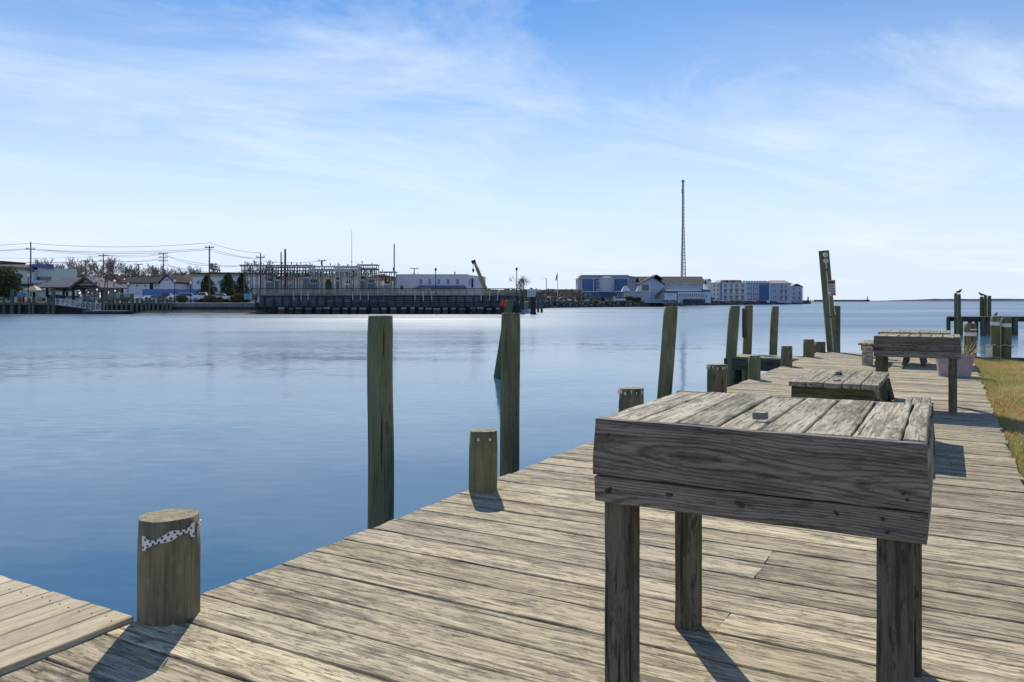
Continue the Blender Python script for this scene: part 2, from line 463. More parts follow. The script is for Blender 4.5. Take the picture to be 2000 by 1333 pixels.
M['railwood'] = simple('grey_green_rail', (0.17, 0.20, 0.19), 0.8, var=0.3)
M['red'] = simple('fluorescent_red', (0.85, 0.06, 0.02), 0.6, var=0.05)
M['darkred'] = simple('dark_red_timber', (0.06, 0.025, 0.035), 0.8)
M['signred'] = simple('sign_red', (0.50, 0.10, 0.06), 0.6)
M['ink'] = simple('sign_black', (0.03, 0.03, 0.03), 0.6)
M['yellow'] = simple('crane_yellow', (0.36, 0.28, 0.12), 0.6)
M['orange'] = simple('faded_orange', (0.50, 0.22, 0.05), 0.7)
M['teal'] = simple('teal_paint', (0.15, 0.45, 0.45), 0.6)
M['skyblue'] = simple('blue_tarp', (0.14, 0.26, 0.55), 0.7)
M['carpaint'] = simple('car_paint', (1, 1, 1), 0.3, 0.0, 0.04, tint=True, spec=0.5)
M['tyre'] = simple('tyre_rubber', (0.02, 0.02, 0.02), 0.8)
M['rim'] = simple('wheel_rim', (0.45, 0.46, 0.48), 0.4, 0.6)
M['pot'] = simple('mauve_plastic', (0.40, 0.32, 0.34), 0.7, var=0.25, sc=5)
M['potsoil'] = simple('potting_soil', (0.05, 0.035, 0.025), 0.95, sc=20)
M['dryleaf'] = leaf_mat('dry_strap_leaves', (0.46, 0.38, 0.22), (0.16, 0.19, 0.08))
M['rope'] = simple('old_rope', (0.40, 0.38, 0.33), 0.9, sc=40)
M['globe'] = simple('white_lamp_globe', (0.80, 0.80, 0.78), 0.3, var=0.03)
M['feather'] = simple('dark_feathers', (0.07, 0.07, 0.07), 0.8, sc=20)
M['plastic'] = simple('perforated_white_metal', (0.70, 0.71, 0.71), 0.5, var=0.12, sc=30)
M['nail'] = simple('rusty_nail', (0.07, 0.05, 0.04), 0.7, 0.3)
M['asphalt'] = simple('asphalt', (0.055, 0.055, 0.058), 0.9, sc=0.3)

# ------------------------------------------------------------------ water, ground, far land
wb = MB()
N = 48
rad = [0.0, 30, 120, 400, 1500, 6000, 20000]
wb.v = [(0, 0, WZ)] + [(r * math.cos(2 * math.pi * k / N), r * math.sin(2 * math.pi * k / N), WZ) for r in rad[1:] for k in range(N)]
wb.f = [(0, 1 + k, 1 + (k + 1) % N) for k in range(N)]
for i in range(len(rad) - 2):
    wb.f += [(1 + i * N + k, 1 + (i + 1) * N + k, 1 + (i + 1) * N + (k + 1) % N, 1 + i * N + (k + 1) % N) for k in range(N)]
struct(wb.build('water', M['water']))

END = 21.9                                # far end of dock and lawn
gb = MB().box(-2.35, 0.53, -40, END - 0.12, -4, -0.42)
struct(gb.build('ground', M['soil']))
lw = MB()
nx, ny = 40, 70
for j in range(ny + 1):
    for i in range(nx + 1):
        x = 0.53 + (i / nx) ** 1.7 * 80
        y = -40 + j / ny * (END - 0.1 + 40)
        z = -0.055 + 0.03 * (mn.noise(Vector((x * 0.5, y * 0.5, 0)))) if i else -0.075
        lw.v.append((x, y, z))
for j in range(ny):
    for i in range(nx):
        a = j * (nx + 1) + i
        lw.f.append((a, a + 1, a + nx + 2, a + nx + 1))
lawn = struct(lw.build('lawn', M['lawn'], smooth=True))
lb = MB().box(0.53, 80.5, -40, END - 0.1, -4, -0.14)
lbo = lb.build('bank', M['soil'])
struct(lbo)

far = MB()
shore = [(-1900, 155), (1012, 155), (1030, 230), (1065, 280), (1250, 330), (1400, 440), (1568, 605), (1582, 650), (1520, 1300), (-1900, 1300)]
far.slab([tuple(cw(FX(a, b), b)[:2]) for a, b in shore], -2.5, 0.95)
struct(far.build('far_ground', M['land']))
bch = MB()
prof = [(0, -0.36), (1.2, -0.62), (2.6, -0.95), (6, -1.2), (10, -1.5)]
cols = list(range(235, 1011, 10))
for px in cols:
    for dd, z in prof:
        Y = 155.2 - dd * (1.0 if px < 520 else 0.55)
        z2 = z - 0.9 * max(0, 1 - (px - 235) / 60) if px < 520 else z - 0.55
        q = cw(FX(px, 155), Y, z2 + 0.10 * mn.noise(Vector((px * 0.03, dd * 0.6, 0))))
        bch.v.append(tuple(q))
np_ = len(prof)
for i in range(len(cols) - 1):
    for k in range(np_ - 1):
        a = i * np_ + k
        bch.f.append((a, a + 1, a + np_ + 1, a + np_))
        bch.m.append(0 if cols[i] < 500 and k < 2 else 1)
struct(bch.build('beach', [M['sand'], M['mud']], smooth=True))

# far low shores on the horizon
def strip(name, pa, pb, Y, ya, yb, mat, seed):
    b = MB()
    rnd = random.Random(seed)
    n = 120
    for i in range(n + 1):
        px = pa + (pb - pa) * i / n
        top = FZ(ya, Y) + rnd.uniform(-0.4, 0.6) * Y / F * 0.8
        if i < 6: top = WZ + (top - WZ) * (i + 1) / 7
        for z, dy in ((WZ - 2, 0), (top, 20), (WZ - 2, 260)):
            b.v.append(tuple(cw(FX(px, Y), Y + dy, z)))
    for i in range(n):
        a = i * 3
        b.f += [(a, a + 3, a + 4, a + 1), (a + 1, a + 4, a + 5, a + 2)]
    return struct(b.build(name, mat))
strip('horizon_shore', 1690, 3400, 2600, 586.2, 588.5, simple('low_dark_shore', (0.07, 0.085, 0.12), 0.9, sc=0.01), 1)
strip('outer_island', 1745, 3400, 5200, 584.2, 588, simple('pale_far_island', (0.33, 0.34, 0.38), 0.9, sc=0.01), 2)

# ------------------------------------------------------------------ the dock
def board_mesh(L, W, T, bev=0.003, seg=10, wob=0.0025, seed=0, mat=None, cup=0.0, endrag=0.006):
    """a plank, length along x, top face at z = 0"""
    rnd = random.Random(seed)
    b = MB()
    n = 10
    for i in range(seg + 1):
        x = -L / 2 + L * i / seg
        wl, wr, wz = rnd.uniform(-wob, wob), rnd.uniform(-wob, wob), rnd.uniform(-wob, wob) * 0.6
        e = rnd.uniform(-endrag, endrag) if i in (0, seg) else 0
        y0, y1 = -W / 2 + wl, W / 2 + wr
        sec = [(y0 + bev, -T), (y1 - bev, -T), (y1, -T + bev), (y1, -bev), (y1 - bev * 1.3, 0), (y1 * 0.4, cup), (y0 * 0.4, cup), (y0 + bev * 1.3, 0), (y0, -bev), (y0, -T + bev)]
        for y, z in sec:
            sk = e * (1 if y > 0 else -0.6)
            b.v.append((x + sk, y, z + (wz if z > -T / 2 else 0)))
    for i in range(seg):
        for k in range(n):
            b.f.append((i * n + k, (i + 1) * n + k, (i + 1) * n + (k + 1) % n, i * n + (k + 1) % n))
    b.f.append(tuple(range(n)))
    b.f.append(tuple(range((seg + 1) * n - 1, seg * n - 1, -1)))
    b.m = [0] * len(b.f)
    me = b.mesh('plank', mat)
    return me
bseed = [0]
def plank(name, parent, c, L, W, T, mat, rot=(0, 0, 0), tint=None, **kw):
    bseed[0] += 1
    o = link(name, board_mesh(L, W, T, seed=bseed[0], mat=mat, **kw), parent, c, rot)
    t = tint or (1, 1, 1)
    o.color = (t[0], t[1], t[2], 1)
    return o
UP = (0, R(-90), 0)                        # turns a plank upright

deck = struct(link('dock', None))
W0, W1 = -3.0, 0.49
shorts = {}                                 # short piles: centre and radius
def place_short(key, px, contact, d, top):
    q = P(px, contact)
    shorts[key] = (Vector((q.x, q.y, 0)), d / 2, top)
for key, px, w, d, top in (('a', 330, -2.94, 0.255, 0.425), ('b', 943, -2.91, 0.205, 0.425), ('c', 1232, -2.95, 0.262, 0.42), ('d', 1400, -2.95, 0.285, 0.42),
                           ('e', 1473, -2.93, 0.21, 0.40), ('f', 1536, -2.93, 0.23, 0.41), ('g', 1579.5, -2.93, 0.255, 0.42), ('h', 1601, -2.95, 0.28, 0.27)):
    q = at_w(px, w)
    shorts[key] = (q, d / 2, top)
rb = random.Random(3)
y = 2.49 - 0.242 * 22
k = 0
while y < END:
    gap = rb.choice((0.010, 0.012, 0.014, 0.016, 0.020))
    wdt = 0.242 - gap
    yc = y + wdt / 2
    left = W0 + rb.uniform(-0.012, 0.012)
    if yc < 2.14 and left < -2.98:
        left = -2.993
    right = W1 + rb.uniform(-0.015, 0.015)
    kk = round((y - 2.49) / 0.242)
    cuts = []
    if kk in (3, 6): cuts = [-0.83]
    elif rb.random() < 0.42: cuts = [rb.choice((-0.83, -0.84, -1.9, 0.02))]
    xs = [left] + cuts + [right]
    for a, b in zip(xs[:-1], xs[1:]):
        if a > left: a += 0.004
        v = rb.uniform(0.86, 1.10)
        tn = (v * rb.uniform(0.99, 1.025), v, v * rb.uniform(0.95, 1.01))
        plank('deck_board', deck, ((a + b) / 2, yc, rb.uniform(-0.004, 0.001)), b - a, wdt, 0.04, M['deck'],
              rot=(0, 0, rb.uniform(-0.0008, 0.0008)), tint=tn, seg=14, endrag=0.008, cup=-0.0015)
    y += 0.242
for x in (-2.93, -2.2, -1.4, -0.6, 0.2, 0.44):
    plank('joist', deck, (x, 7.6, -0.046), 28.5, 0.045, 0.23, M['joist'], rot=(0, 0, R(90)))
plank('end_beam', deck, (-1.25, END + 0.06, -0.046), 3.5, 0.05, 0.25, M['joist'])

# new finger pier at the lower left
fp = struct(link('finger_pier', None))
w = -3.002
i = 0
while w > -5.2:
    plank('deck_board', fp, (w - 0.071, 0.14, 0.019), 4.0 + rb.uniform(-0.01, 0.01), 0.142, 0.038, M['newdeck'], rot=(0, 0, R(90)), tint=(rb.uniform(0.92, 1.04),) * 3, seg=10, wob=0.001)
    for s in (-0.035, 0.035):
        MB().tube([(0, 0, 0), (0, 0, 0.004)], 0.0034, 6).build('nail_head', M['nail'], fp, (w - 0.071 + s, 2.07 + rb.uniform(-0.02, 0.02), 0.0175))
    w -= 0.149
    i += 1
for yy in (-1.7, 0.2, 2.02):
    plank('beam', fp, (-4.13, yy, -0.021), 2.15, 0.05, 0.22, M['joist'])
plank('ledger', fp, (-2.995, 0.1, -0.045), 4.1, 0.06, 0.2, M['joist'], rot=(0, 0, R(90)))
for xx, yy in ((-4.95, 1.8), (-4.95, -1.5)):
    MB().tube([(xx, yy, -3), (xx, yy, -0.02)], 0.12, 12).build('support_pile', M['pile'], fp, smooth=False)

# older finger pier further along
fp2 = struct(link('old_finger_pier', None))
for k in range(5):
    yc = 19.30 + 0.19 * k
    plank('deck_board', fp2, (-3.86, yc, 0.0), 1.68, 0.182, 0.04, M['deck'], seg=6)
plank('fascia_board', fp2, (-3.86, 19.18, -0.045), 1.68, 0.045, 0.27, M['leg'])
plank('fascia_board', fp2, (-3.86, 20.18, -0.045), 1.68, 0.045, 0.27, M['leg'])
plank('end_beam', fp2, (-4.72, 19.68, -0.045), 1.04, 0.045, 0.27, M['leg'], rot=(0, 0, R(90)))
for xx, yy in ((-3.35, 19.35), (-4.5, 19.4), (-3.3, 20.0)):
    MB().tube([(xx, yy, -3), (xx, yy, -0.05)], 0.13, 12).build('support_pile', M['wet'], fp2)

# seawall closing the lawn
sw = thing('seawall', 'grey timber seawall with cap plank along the far lawn edge', 'seawall', (0.53, END - 0.07, 0))
plank('cap_board', sw, (20.0, 0.05, 0.005), 40.0, 0.26, 0.05, M['leg'], seg=30)
MB().box(0, 40, 0.0, 0.08, -3.2, -0.05).build('sheet_wall', M['joist'], sw)

# ------------------------------------------------------------------ piles
def pile_mesh(r, z0, z1, seed, taper=0.0, lean=(0, 0), n=26, tilt=0.0, rough=1.0):
    b = MB()
    segs = 26
    rnd = random.Random(seed)
    o = Vector((rnd.uniform(0, 50), rnd.uniform(0, 50), 0))
    for i in range(segs + 1):
        t = i / segs
        z = z0 + (z1 - z0) * t
        cx, cy = lean[0] * (z / max(0.01, z1)), lean[1] * (z / max(0.01, z1))
        cx += 0.018 * mn.noise(Vector((z * 0.7, seed, 0))) * rough
        cy += 0.018 * mn.noise(Vector((z * 0.7, seed, 9))) * rough
        rr = r * (1 - taper * t)
        for k in range(n):
            a = 2 * math.pi * k / n
            q = 1 + rough * (0.035 * mn.noise(Vector((math.cos(a) * 2.2, math.sin(a) * 2.2, z * 0.8)) + o) + 0.02 * mn.noise(Vector((math.cos(a) * 7, math.sin(a) * 7, z * 0.4)) + o))
            if i == segs: q *= 0.955
            zz = z + (tilt * rr * math.cos(a + 0.7) if i >= segs - 1 else 0) - (0.006 if i == segs - 1 else 0)
            if i == segs: zz += 0.004 * mn.noise(Vector((math.cos(a) * 5, math.sin(a) * 5, 0)) + o)
            b.v.append((cx + rr * q * math.cos(a), cy + rr * q * math.sin(a), zz))
    for i in range(segs):
        for k in range(n):
            b.f.append((i * n + k, i * n + (k + 1) % n, (i + 1) * n + (k + 1) % n, (i + 1) * n + k)); b.m.append(0)
    # top: inner ring and centre
    e = segs * n
    ctop = Vector((lean[0], lean[1], z1))
    m0 = len(b.v)
    for k in range(n):
        v = Vector(b.v[e + k])
        b.v.append(tuple(ctop + (v - ctop) * 0.5 + Vector((0, 0, 0.005 * mn.noise(Vector((k * 0.9, seed, 3)))))))
    b.v.append((ctop.x, ctop.y, z1 + 0.002))
    for k in range(n):
        b.f.append((e + k, e + (k + 1) % n, m0 + (k + 1) % n, m0 + k)); b.m.append(1)
        b.f.append((m0 + k, m0 + (k + 1) % n, m0 + n)); b.m.append(1)
    me = b.mesh('pile', [M['pile'], M['end']])
    for p in me.polygons:
        p.use_smooth = p.material_index == 0
    return me
def shard_ring(parent, r, z, n, seed, mat, h=0.03, a0=0, a1=360):
    """torn remains of a metal pile cap"""
    rnd = random.Random(seed)
    for k in range(n):
        b = MB()
        a = R(a0 + (a1 - a0) * (k + rnd.uniform(0, 0.6)) / n)
        w_ = rnd.uniform(0.05, 0.16)
        zz = z - rnd.uniform(0.0, 0.025)
        pts = []
        for t in range(4):
            aa = a + w_ * t / 3
            hh = rnd.uniform(0.3, 1.0) * h
            pts.append((math.cos(aa), math.sin(aa), zz, zz - hh))
        for (c0, s0, t0, b0), (c1_, s1, t1, b1) in zip(pts[:-1], pts[1:]):
            ro, ri = r * 1.045, r * 1.0
            vs = [(c0 * ro, s0 * ro, b0), (c1_ * ro, s1 * ro, b1), (c1_ * ro, s1 * ro, t1), (c0 * ro, s0 * ro, t0),
                  (c0 * ri, s0 * ri, b0), (c1_ * ri, s1 * ri, b1), (c1_ * ri, s1 * ri, t1), (c0 * ri, s0 * ri, t0)]
            b.add(vs, [(0, 1, 2, 3), (7, 6, 5, 4), (3, 2, 6, 7), (0, 4, 5, 1)])
        b.build('cap_shard', mat, parent)

short_lab = {'a': 'short stout piling in the lower left corner with torn white metal band',
             'b': 'short piling with two white nail tabs beside the second tall piling',
             'c': 'short piling with frayed white cap just behind the left end of the big table',
             'd': 'wide short piling with frayed white cap in front of a tall piling',
             'e': 'short green grey piling standing before the old finger pier',
             'f': 'short piling at the far corner of the old finger pier',
             'g': 'short piling with white rim left of the leaning sign post',
             'h': 'lowest short piling stub at the dock end beside the leaning sign post'}
TG = 'short pilings along the dock edge'
for i, key in enumerate('abcdefgh'):
    q, r, top = shorts[key]
    t = thing('short_piling', short_lab[key], 'piling', (q.x, q.y, 0), 0, TG)
    o = link('pile', pile_mesh(r, -3.2, top, 11 + i, 0.0, (0, 0), 26, 0.03), t)
    o.color = ((1.0, 1.0, 1.0, 1), (1.1, 1.12, 0.9, 1), (1.05, 1.0, 0.9, 1), (1.15, 1.05, 0.9, 1), (1.1, 1.25, 1.1, 1), (1.0, 1.0, 0.95, 1), (1.05, 1.1, 0.9, 1), (1, 1.0, 0.9, 1))[i]
    if key == 'a':
        # the metal band remnant that faces the camera: a wavy strip with round holes showing dark wood
        th0 = math.atan2(-q.y, -q.x)       # towards the camera
        b = MB()
        n = 30
        rr = r * 1.035
        def bandz(t):
            zc = top - 0.066 + 0.020 * math.sin((t - 0.42) * 4.2)
            hw = 0.0145 + 0.006 * math.sin(t * 13 + 1) + (0.010 if t < 0.10 or t > 0.93 else 0)
            return zc, hw
        for j in range(n + 1):
            t_ = j / n
            a = th0 + (t_ - 0.5) * 1.75 - 0.02
            zc_, hw = bandz(t_)
            for rad_, z_ in ((rr, zc_ - hw), (rr, zc_ + hw), (rr - 0.004, zc_ + hw), (rr - 0.004, zc_ - hw)):
                b.v.append((rad_ * math.cos(a), rad_ * math.sin(a), z_))
        for j in range(n):
            for k2 in range(4):
                b.f.append((j * 4 + k2, (j + 1) * 4 + k2, (j + 1) * 4 + (k2 + 1) % 4, j * 4 + (k2 + 1) % 4))
        b.f += [(0, 1, 2, 3), (n * 4 + 3, n * 4 + 2, n * 4 + 1, n * 4)]
        b.m = [0] * len(b.f)
        band = b.build('torn_metal_band', M['plastic'], t)
        hb = MB()
        rnd = random.Random(5)
        for j in range(19):
            t_ = (j + 0.5) / 19
            a = th0 + (t_ - 0.5) * 1.75 - 0.02
            zc_, hw = bandz(t_)
            z_ = zc_ + (hw * 0.55 if j % 2 else -hw * 0.55)
            rad_ = rr + 0.0006
            ce = Vector((rad_ * math.cos(a), rad_ * math.sin(a), z_))
            u_ = Vector((-math.sin(a), math.cos(a), 0))
            nn = Vector((math.cos(a), math.sin(a), 0))
            rh = 0.0052
            vs = [ce + (u_ * math.cos(2 * math.pi * m / 8) + Vector((0, 0, 1)) * math.sin(2 * math.pi * m / 8)) * rh for m in range(8)]
            vs += [v_ - nn * 0.002 for v_ in vs]
            hb.add(vs, [tuple(range(8))] + [(m, m + 8, (m + 1) % 8 + 8, (m + 1) % 8) for m in range(8)])
        hb.build('band_hole', M['ink'], band)
        shard_ring(t, r, top - 0.02, 2, 4, M['plastic'], 0.05, math.degrees(th0) + 62, math.degrees(th0) + 72)
    elif key == 'b':
        th0 = math.degrees(math.atan2(-q.y, -q.x))
        for da in (-18, 28):
            a = R(th0 + da)
            MB().blob((r * 1.01 * math.cos(a), r * 1.01 * math.sin(a), top - 0.052), 0.011, 0.011, 0.013, 6, 4).build('nail_tab', M['plastic'], t)
    elif key in 'cdefg':
        shard_ring(t, r, top - 0.004, 14 if key in 'cd' else 10, 40 + i, M['plastic'], 0.05 if key in 'cd' else 0.035)

# tall mooring piles along the edge (px, dock line x, diameter, top pixel row)
tall_lab = ['tall thick piling nearest the camera rising from the dock edge', 'tall piling beside the short one with nail tabs',
            'tall slightly leaning piling behind the frayed short piling', 'tall piling rising at the near side of the old finger pier',
            'tall piling with a dark strip behind the old finger pier', 'tall slim piling at the far side of the old finger pier']
for i, (px, w_, d_, ytop, lean) in enumerate(((744, -5.0, 0.27, 617, (0.0, 0)), (996, -5.0, 0.262, 612, (0.01, 0)), (1301, -4.6, 0.275, 599, (0.08, 0.04)), (1428, -4.6, 0.27, 598, (0.08, 0.04)),
                                               (1459, None, 0.235, 597, (0.03, 0.02)), (1510, None, 0.205, 599, (0.05, 0.03)))):
    if w_ is None:
        q = cw(FX(px, 20.35), 20.35)
    else:
        q = at_w(px, w_)
    Yd = -q.x * ST + q.y * CT
    top = FZ(ytop, Yd)
    t = thing('tall_piling', tall_lab[i], 'piling', (q.x, q.y, 0), 0, 'tall mooring pilings off the dock edge')
    o = link('pile', pile_mesh(d_ / 2, -3.5, top, 31 + i, 0.05, lean, 26, 0.02), t)
    o.color = ((1.35, 1.35, 1.1, 1), (1.25, 1.15, 1.0, 1), (1.35, 1.3, 1.0, 1), (1.25, 1.3, 1.1, 1), (1.35, 1.25, 1.0, 1), (1.3, 1.25, 0.95, 1))[i]
    if i == 4:
        MB().box(-0.02, 0.02, -0.13, -0.05, 0.0, 0.75).build('rub_strip', M['ink'], t, (-0.11, -0.06, 0.4), (0, 0, TH))
    if i == 0:
        MB().tube([(-0.07, -0.04, top - 0.05), (-0.115, -0.07, top - 0.052)], 0.004, 5).build('spike', M['nail'], t)

# leaning pile standing in the water behind the second tall one
pb = P(972, 737, WZ)
Yp = -pb.x * ST + pb.y * CT
pt = cw(FX(996, Yp), Yp, FZ(586, Yp))
p0 = pb.lerp(pt, (0 - WZ) / (pt.z - WZ))
t = thing('leaning_piling', 'green leaning piling in the water behind the second tall piling', 'piling', (p0.x, p0.y, 0))
link('pile', pile_mesh(0.15, WZ - 1.5, pt.z, 77, 0.1, (pt.x - p0.x, pt.y - p0.y), 18, 0.02), t).color = (0.9, 1.15, 0.9, 1)

# leaning sign post at the dock end
qb = P(1626, 687)
Yq = -qb.x * ST + qb.y * CT
qt = cw(FX(1609, Yq), Yq, FZ(490, Yq))
t = thing('leaning_post', 'leaning square timber post with lamps and conduit at the dock end', 'post', (qb.x, qb.y, 0), TH)
lx = FX(1609, Yq) - FX(1626, Yq)
hh = qt.z
pa, pbm = Vector((0, 0, -1.6)) - Vector((lx, 0, hh)) * 0.0, Vector((lx, 0, hh))
ang = math.atan2(lx, hh)
def lean_pt(dx, dy, s): return Vector((lx * s + dx * math.cos(ang), dy, hh * s - dx * math.sin(ang)))
bmb = MB()
sec = [(-0.135, 0.02), (-0.045, -0.13), (0.12, -0.05), (0.06, 0.11)]
vs = []
for s in (-0.35, 0.25, 0.6, 1.0):
    for dx, dy in sec:
        vs.append(lean_pt(dx, dy, s))
fs = []
for i in range(3):
    for k in range(4):
        fs.append((i * 4 + k, i * 4 + (k + 1) % 4, (i + 1) * 4 + (k + 1) % 4, (i + 1) * 4 + k))
fs += [(3, 2, 1, 0), (12, 13, 14, 15)]
bmb.add(vs, fs)
bmb.build('post', M['pile'], t).color = (1.15, 1.25, 0.9, 1)
MB().tube([lean_pt(-0.035, -0.15, s) for s in (-0.05, 0.3, 0.6, 0.9)], 0.016, 6).build('conduit', M['galv'], t)
for s in (0.34, 0.8):
    MB().tube([lean_pt(-0.035, -0.16, s), lean_pt(-0.035, -0.16, s + 0.012)], 0.035, 8).build('clamp', M['ink'], t)
for s in (0.955, 0.895):
    c0 = lean_pt(-0.035, -0.14, s)
    o = MB().tube([c0, c0 + Vector((0, -0.05, 0))], [0.062, 0.055], 12).build('lamp', M['white'], t)
    MB().tube([c0 + Vector((0, -0.05, 0)), c0 + Vector((0, -0.056, 0))], 0.032, 10).build('lens', M['paleglass'], o)
MB().tube([lean_pt(0.12, -0.03, 0.44), lean_pt(0.135, -0.08, 0.36)], 0.014, 6).build('loose_batten', M['offw'], t)
# the sign nailed to it
sc_ = lean_pt(0.05, -0.175, 0.628)
swp = t.matrix_basis @ sc_
sg = thing('warning_sign', 'small red and white notice nailed to the leaning post', 'sign', swp, rot=(0, ang * 0.55, TH))
MB().box(-0.105, 0.105, 0, 0.012, -0.205, 0.205).build('panel', M['white'], sg)
MB().box(-0.098, 0.098, -0.004, -0.001, 0.10, 0.195).build('red_band', M['signred'], sg)
MB().box(-0.098, 0.098, -0.004, -0.001, -0.195, -0.165).build('red_band', M['signred'], sg)
pr_ = MB()
rnd = random.Random(8)
x = -0.085
while x < 0.08:
    wd = rnd.uniform(0.014, 0.024)
    pr_.box(x, x + wd - 0.006, -0.007, -0.0045, 0.125, 0.172)
    x += wd
for row in range(5):
    x = -0.088
    while x < 0.078:
        wd = rnd.uniform(0.010, 0.018)
        pr_.box(x, x + wd - 0.005, -0.004, -0.001, 0.055 - row * 0.042, 0.081 - row * 0.042)
        x += wd
pr_.box(-0.02, 0.09, -0.004, -0.001, -0.158, -0.132)
pr_.build('print', M['ink'], sg)
# pile behind the sign post
q = cw(FX(1634, 21.6), 21.6)
t = thing('tall_piling', 'tall piling standing right behind the leaning sign post', 'piling', (q.x, q.y, 0), 0, 'tall mooring pilings off the dock edge')
link('pile', pile_mesh(0.1, -3.5, FZ(598, 21.6), 91, 0.04, (0, 0), 20, 0.02), t)

# ------------------------------------------------------------------ tables on the dock
def cleaning_table(label, x0, x1, y0, y1, zt, h1, h2, nb, seed, inset=0.035):
    rnd = random.Random(seed)
    cx, cy = (x0 + x1) / 2, (y0 + y1) / 2
    t = thing('cleaning_table', label, 'table', (cx, cy, 0), 0, 'fish cleaning tables on the dock')
    Lx, Ly = x1 - x0, y1 - y0
    hx, hy = Lx / 2, Ly / 2
    # top boards run away from the viewer, a narrow rim board on the right
    rim = 0.062
    bw = (Lx - rim - 0.012) / nb
    for i in range(nb):
        g_ = rnd.uniform(0.006, 0.011)
        xx = -hx + 0.006 + bw * (i + 0.5)
        v = rnd.uniform(0.82, 1.12)
        plank('top_board', t, (xx, 0.02 + rnd.uniform(-0.006, 0.008), zt - rnd.uniform(0.001, 0.005)), Ly - 0.045, bw - g_, 0.036, M['top'], rot=(0, 0, R(90) + rnd.uniform(-0.003, 0.003)), tint=(v, v, v * 0.98), seg=8, endrag=0.010, wob=0.002)
    plank('rim_board', t, (hx - rim / 2 - 0.004, 0.02, zt + 0.002), Ly - 0.045, rim - 0.006, 0.036, M['top'], rot=(0, 0, R(90)), tint=(1.1, 1.1, 1.08), seg=8)
    # front and back aprons: two boards each
    for sgn in (-1, 1):
        yy = sgn * (hy - 0.019)
        rx = R(90) if sgn < 0 else R(-90)
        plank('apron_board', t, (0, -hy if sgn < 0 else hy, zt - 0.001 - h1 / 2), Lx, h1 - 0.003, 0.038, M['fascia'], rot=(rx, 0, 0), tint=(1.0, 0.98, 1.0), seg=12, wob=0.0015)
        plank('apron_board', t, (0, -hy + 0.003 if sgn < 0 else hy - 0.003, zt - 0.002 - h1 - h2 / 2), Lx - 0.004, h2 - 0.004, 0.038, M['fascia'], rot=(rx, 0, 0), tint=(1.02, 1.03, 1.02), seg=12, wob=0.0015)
    hs = h1 + h2
    for sgn in (-1, 1):
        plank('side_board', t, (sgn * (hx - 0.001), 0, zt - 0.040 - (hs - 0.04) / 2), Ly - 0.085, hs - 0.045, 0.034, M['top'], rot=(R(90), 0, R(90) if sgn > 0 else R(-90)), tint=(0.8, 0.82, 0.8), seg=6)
    lw_ = 0.092
    for sx in (-1, 1):
        for sy in (-1, 1):
            lx_ = sx * (hx - (inset if sx > 0 else inset * 0.45) - 0.003 - lw_ / 2)
            ly_ = sy * (hy - 0.041 - lw_ / 2)
            v = rnd.uniform(0.85, 1.15)
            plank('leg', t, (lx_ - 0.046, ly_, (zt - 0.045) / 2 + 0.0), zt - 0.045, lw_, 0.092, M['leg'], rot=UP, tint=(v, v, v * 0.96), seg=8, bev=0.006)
    if y0 < 5:
        for fx, dz, rk_ in ((0.052, 0.045, 0.012), (0.262, 0.036, 0.010), (0.485, 0.038, 0.013), (0.762, 0.030, 0.008)):
            ko = MB().tube([(0, 0.008, 0), (0, 0, 0)], rk_ * 0.8, 14).build('knot', M['knot'], t, (-hx + fx * Lx, -hy + 0.0016, zt - h1 - dz), (0, fx * 2 - 0.6, 0))
            ko.scale = (1.55, 1, 0.8)
            MB().tube([(0.002, 0.006, 0.001), (0.002, -0.0007, 0.001)], rk_ * 0.5, 10).build('heart', M['heart'], ko)
    # screw heads on the front apron
    for xx, zz in ((-hx + 0.05, zt - 0.05), (-hx + 0.05, zt - h1 - 0.05), (hx - 0.06, zt - h1 + 0.045), (hx - 0.11, zt - h1 - 0.03), (hx - 0.10, zt - h1 - 0.065), (hx - 0.05, zt - h1 + 0.03)):
        MB().tube([(xx, -hy + 0.002, zz), (xx, -hy - 0.0025, zz)], 0.005, 6).build('screw_head', M['ink'], t)
    return t
T1 = cleaning_table('big weathered fish cleaning table in the right foreground', -1.008, -0.046, 2.372, 3.305, 0.968, 0.184, 0.086, 7, 21)
T3 = cleaning_table('smaller looking cleaning table in front of the mauve planter', -0.808, 0.132, 10.70, 11.65, 0.915, 0.172, 0.085, 7, 22)

# small bent metal strap left on the big table
q = P(1485, 818, 0.97)
t = thing('metal_clip', 'small bent steel clip lying on the big cleaning table', 'clip', (q.x, q.y, 0.969), TH + 0.15)
b = MB()
n = 14
for j in range(n + 1):
    a = math.pi * (0.92 + 1.16 * j / n)
    for r_, z_ in ((0.026, 0.0), (0.026, 0.022), (0.0235, 0.022), (0.0235, 0.0)):
        b.v.append((r_ * math.cos(a), 0.7 * r_ * math.sin(a), z_))
for j in range(n):
    for k in range(4):
        b.f.append((j * 4 + k, (j + 1) * 4 + k, (j + 1) * 4 + (k + 1) % 4, j * 4 + (k + 1) % 4))
b.f += [(0, 1, 2, 3), (n * 4 + 3, n * 4 + 2, n * 4 + 1, n * 4)]
b.m = [0] * len(b.f)
b.build('strap', M['steel'], t)

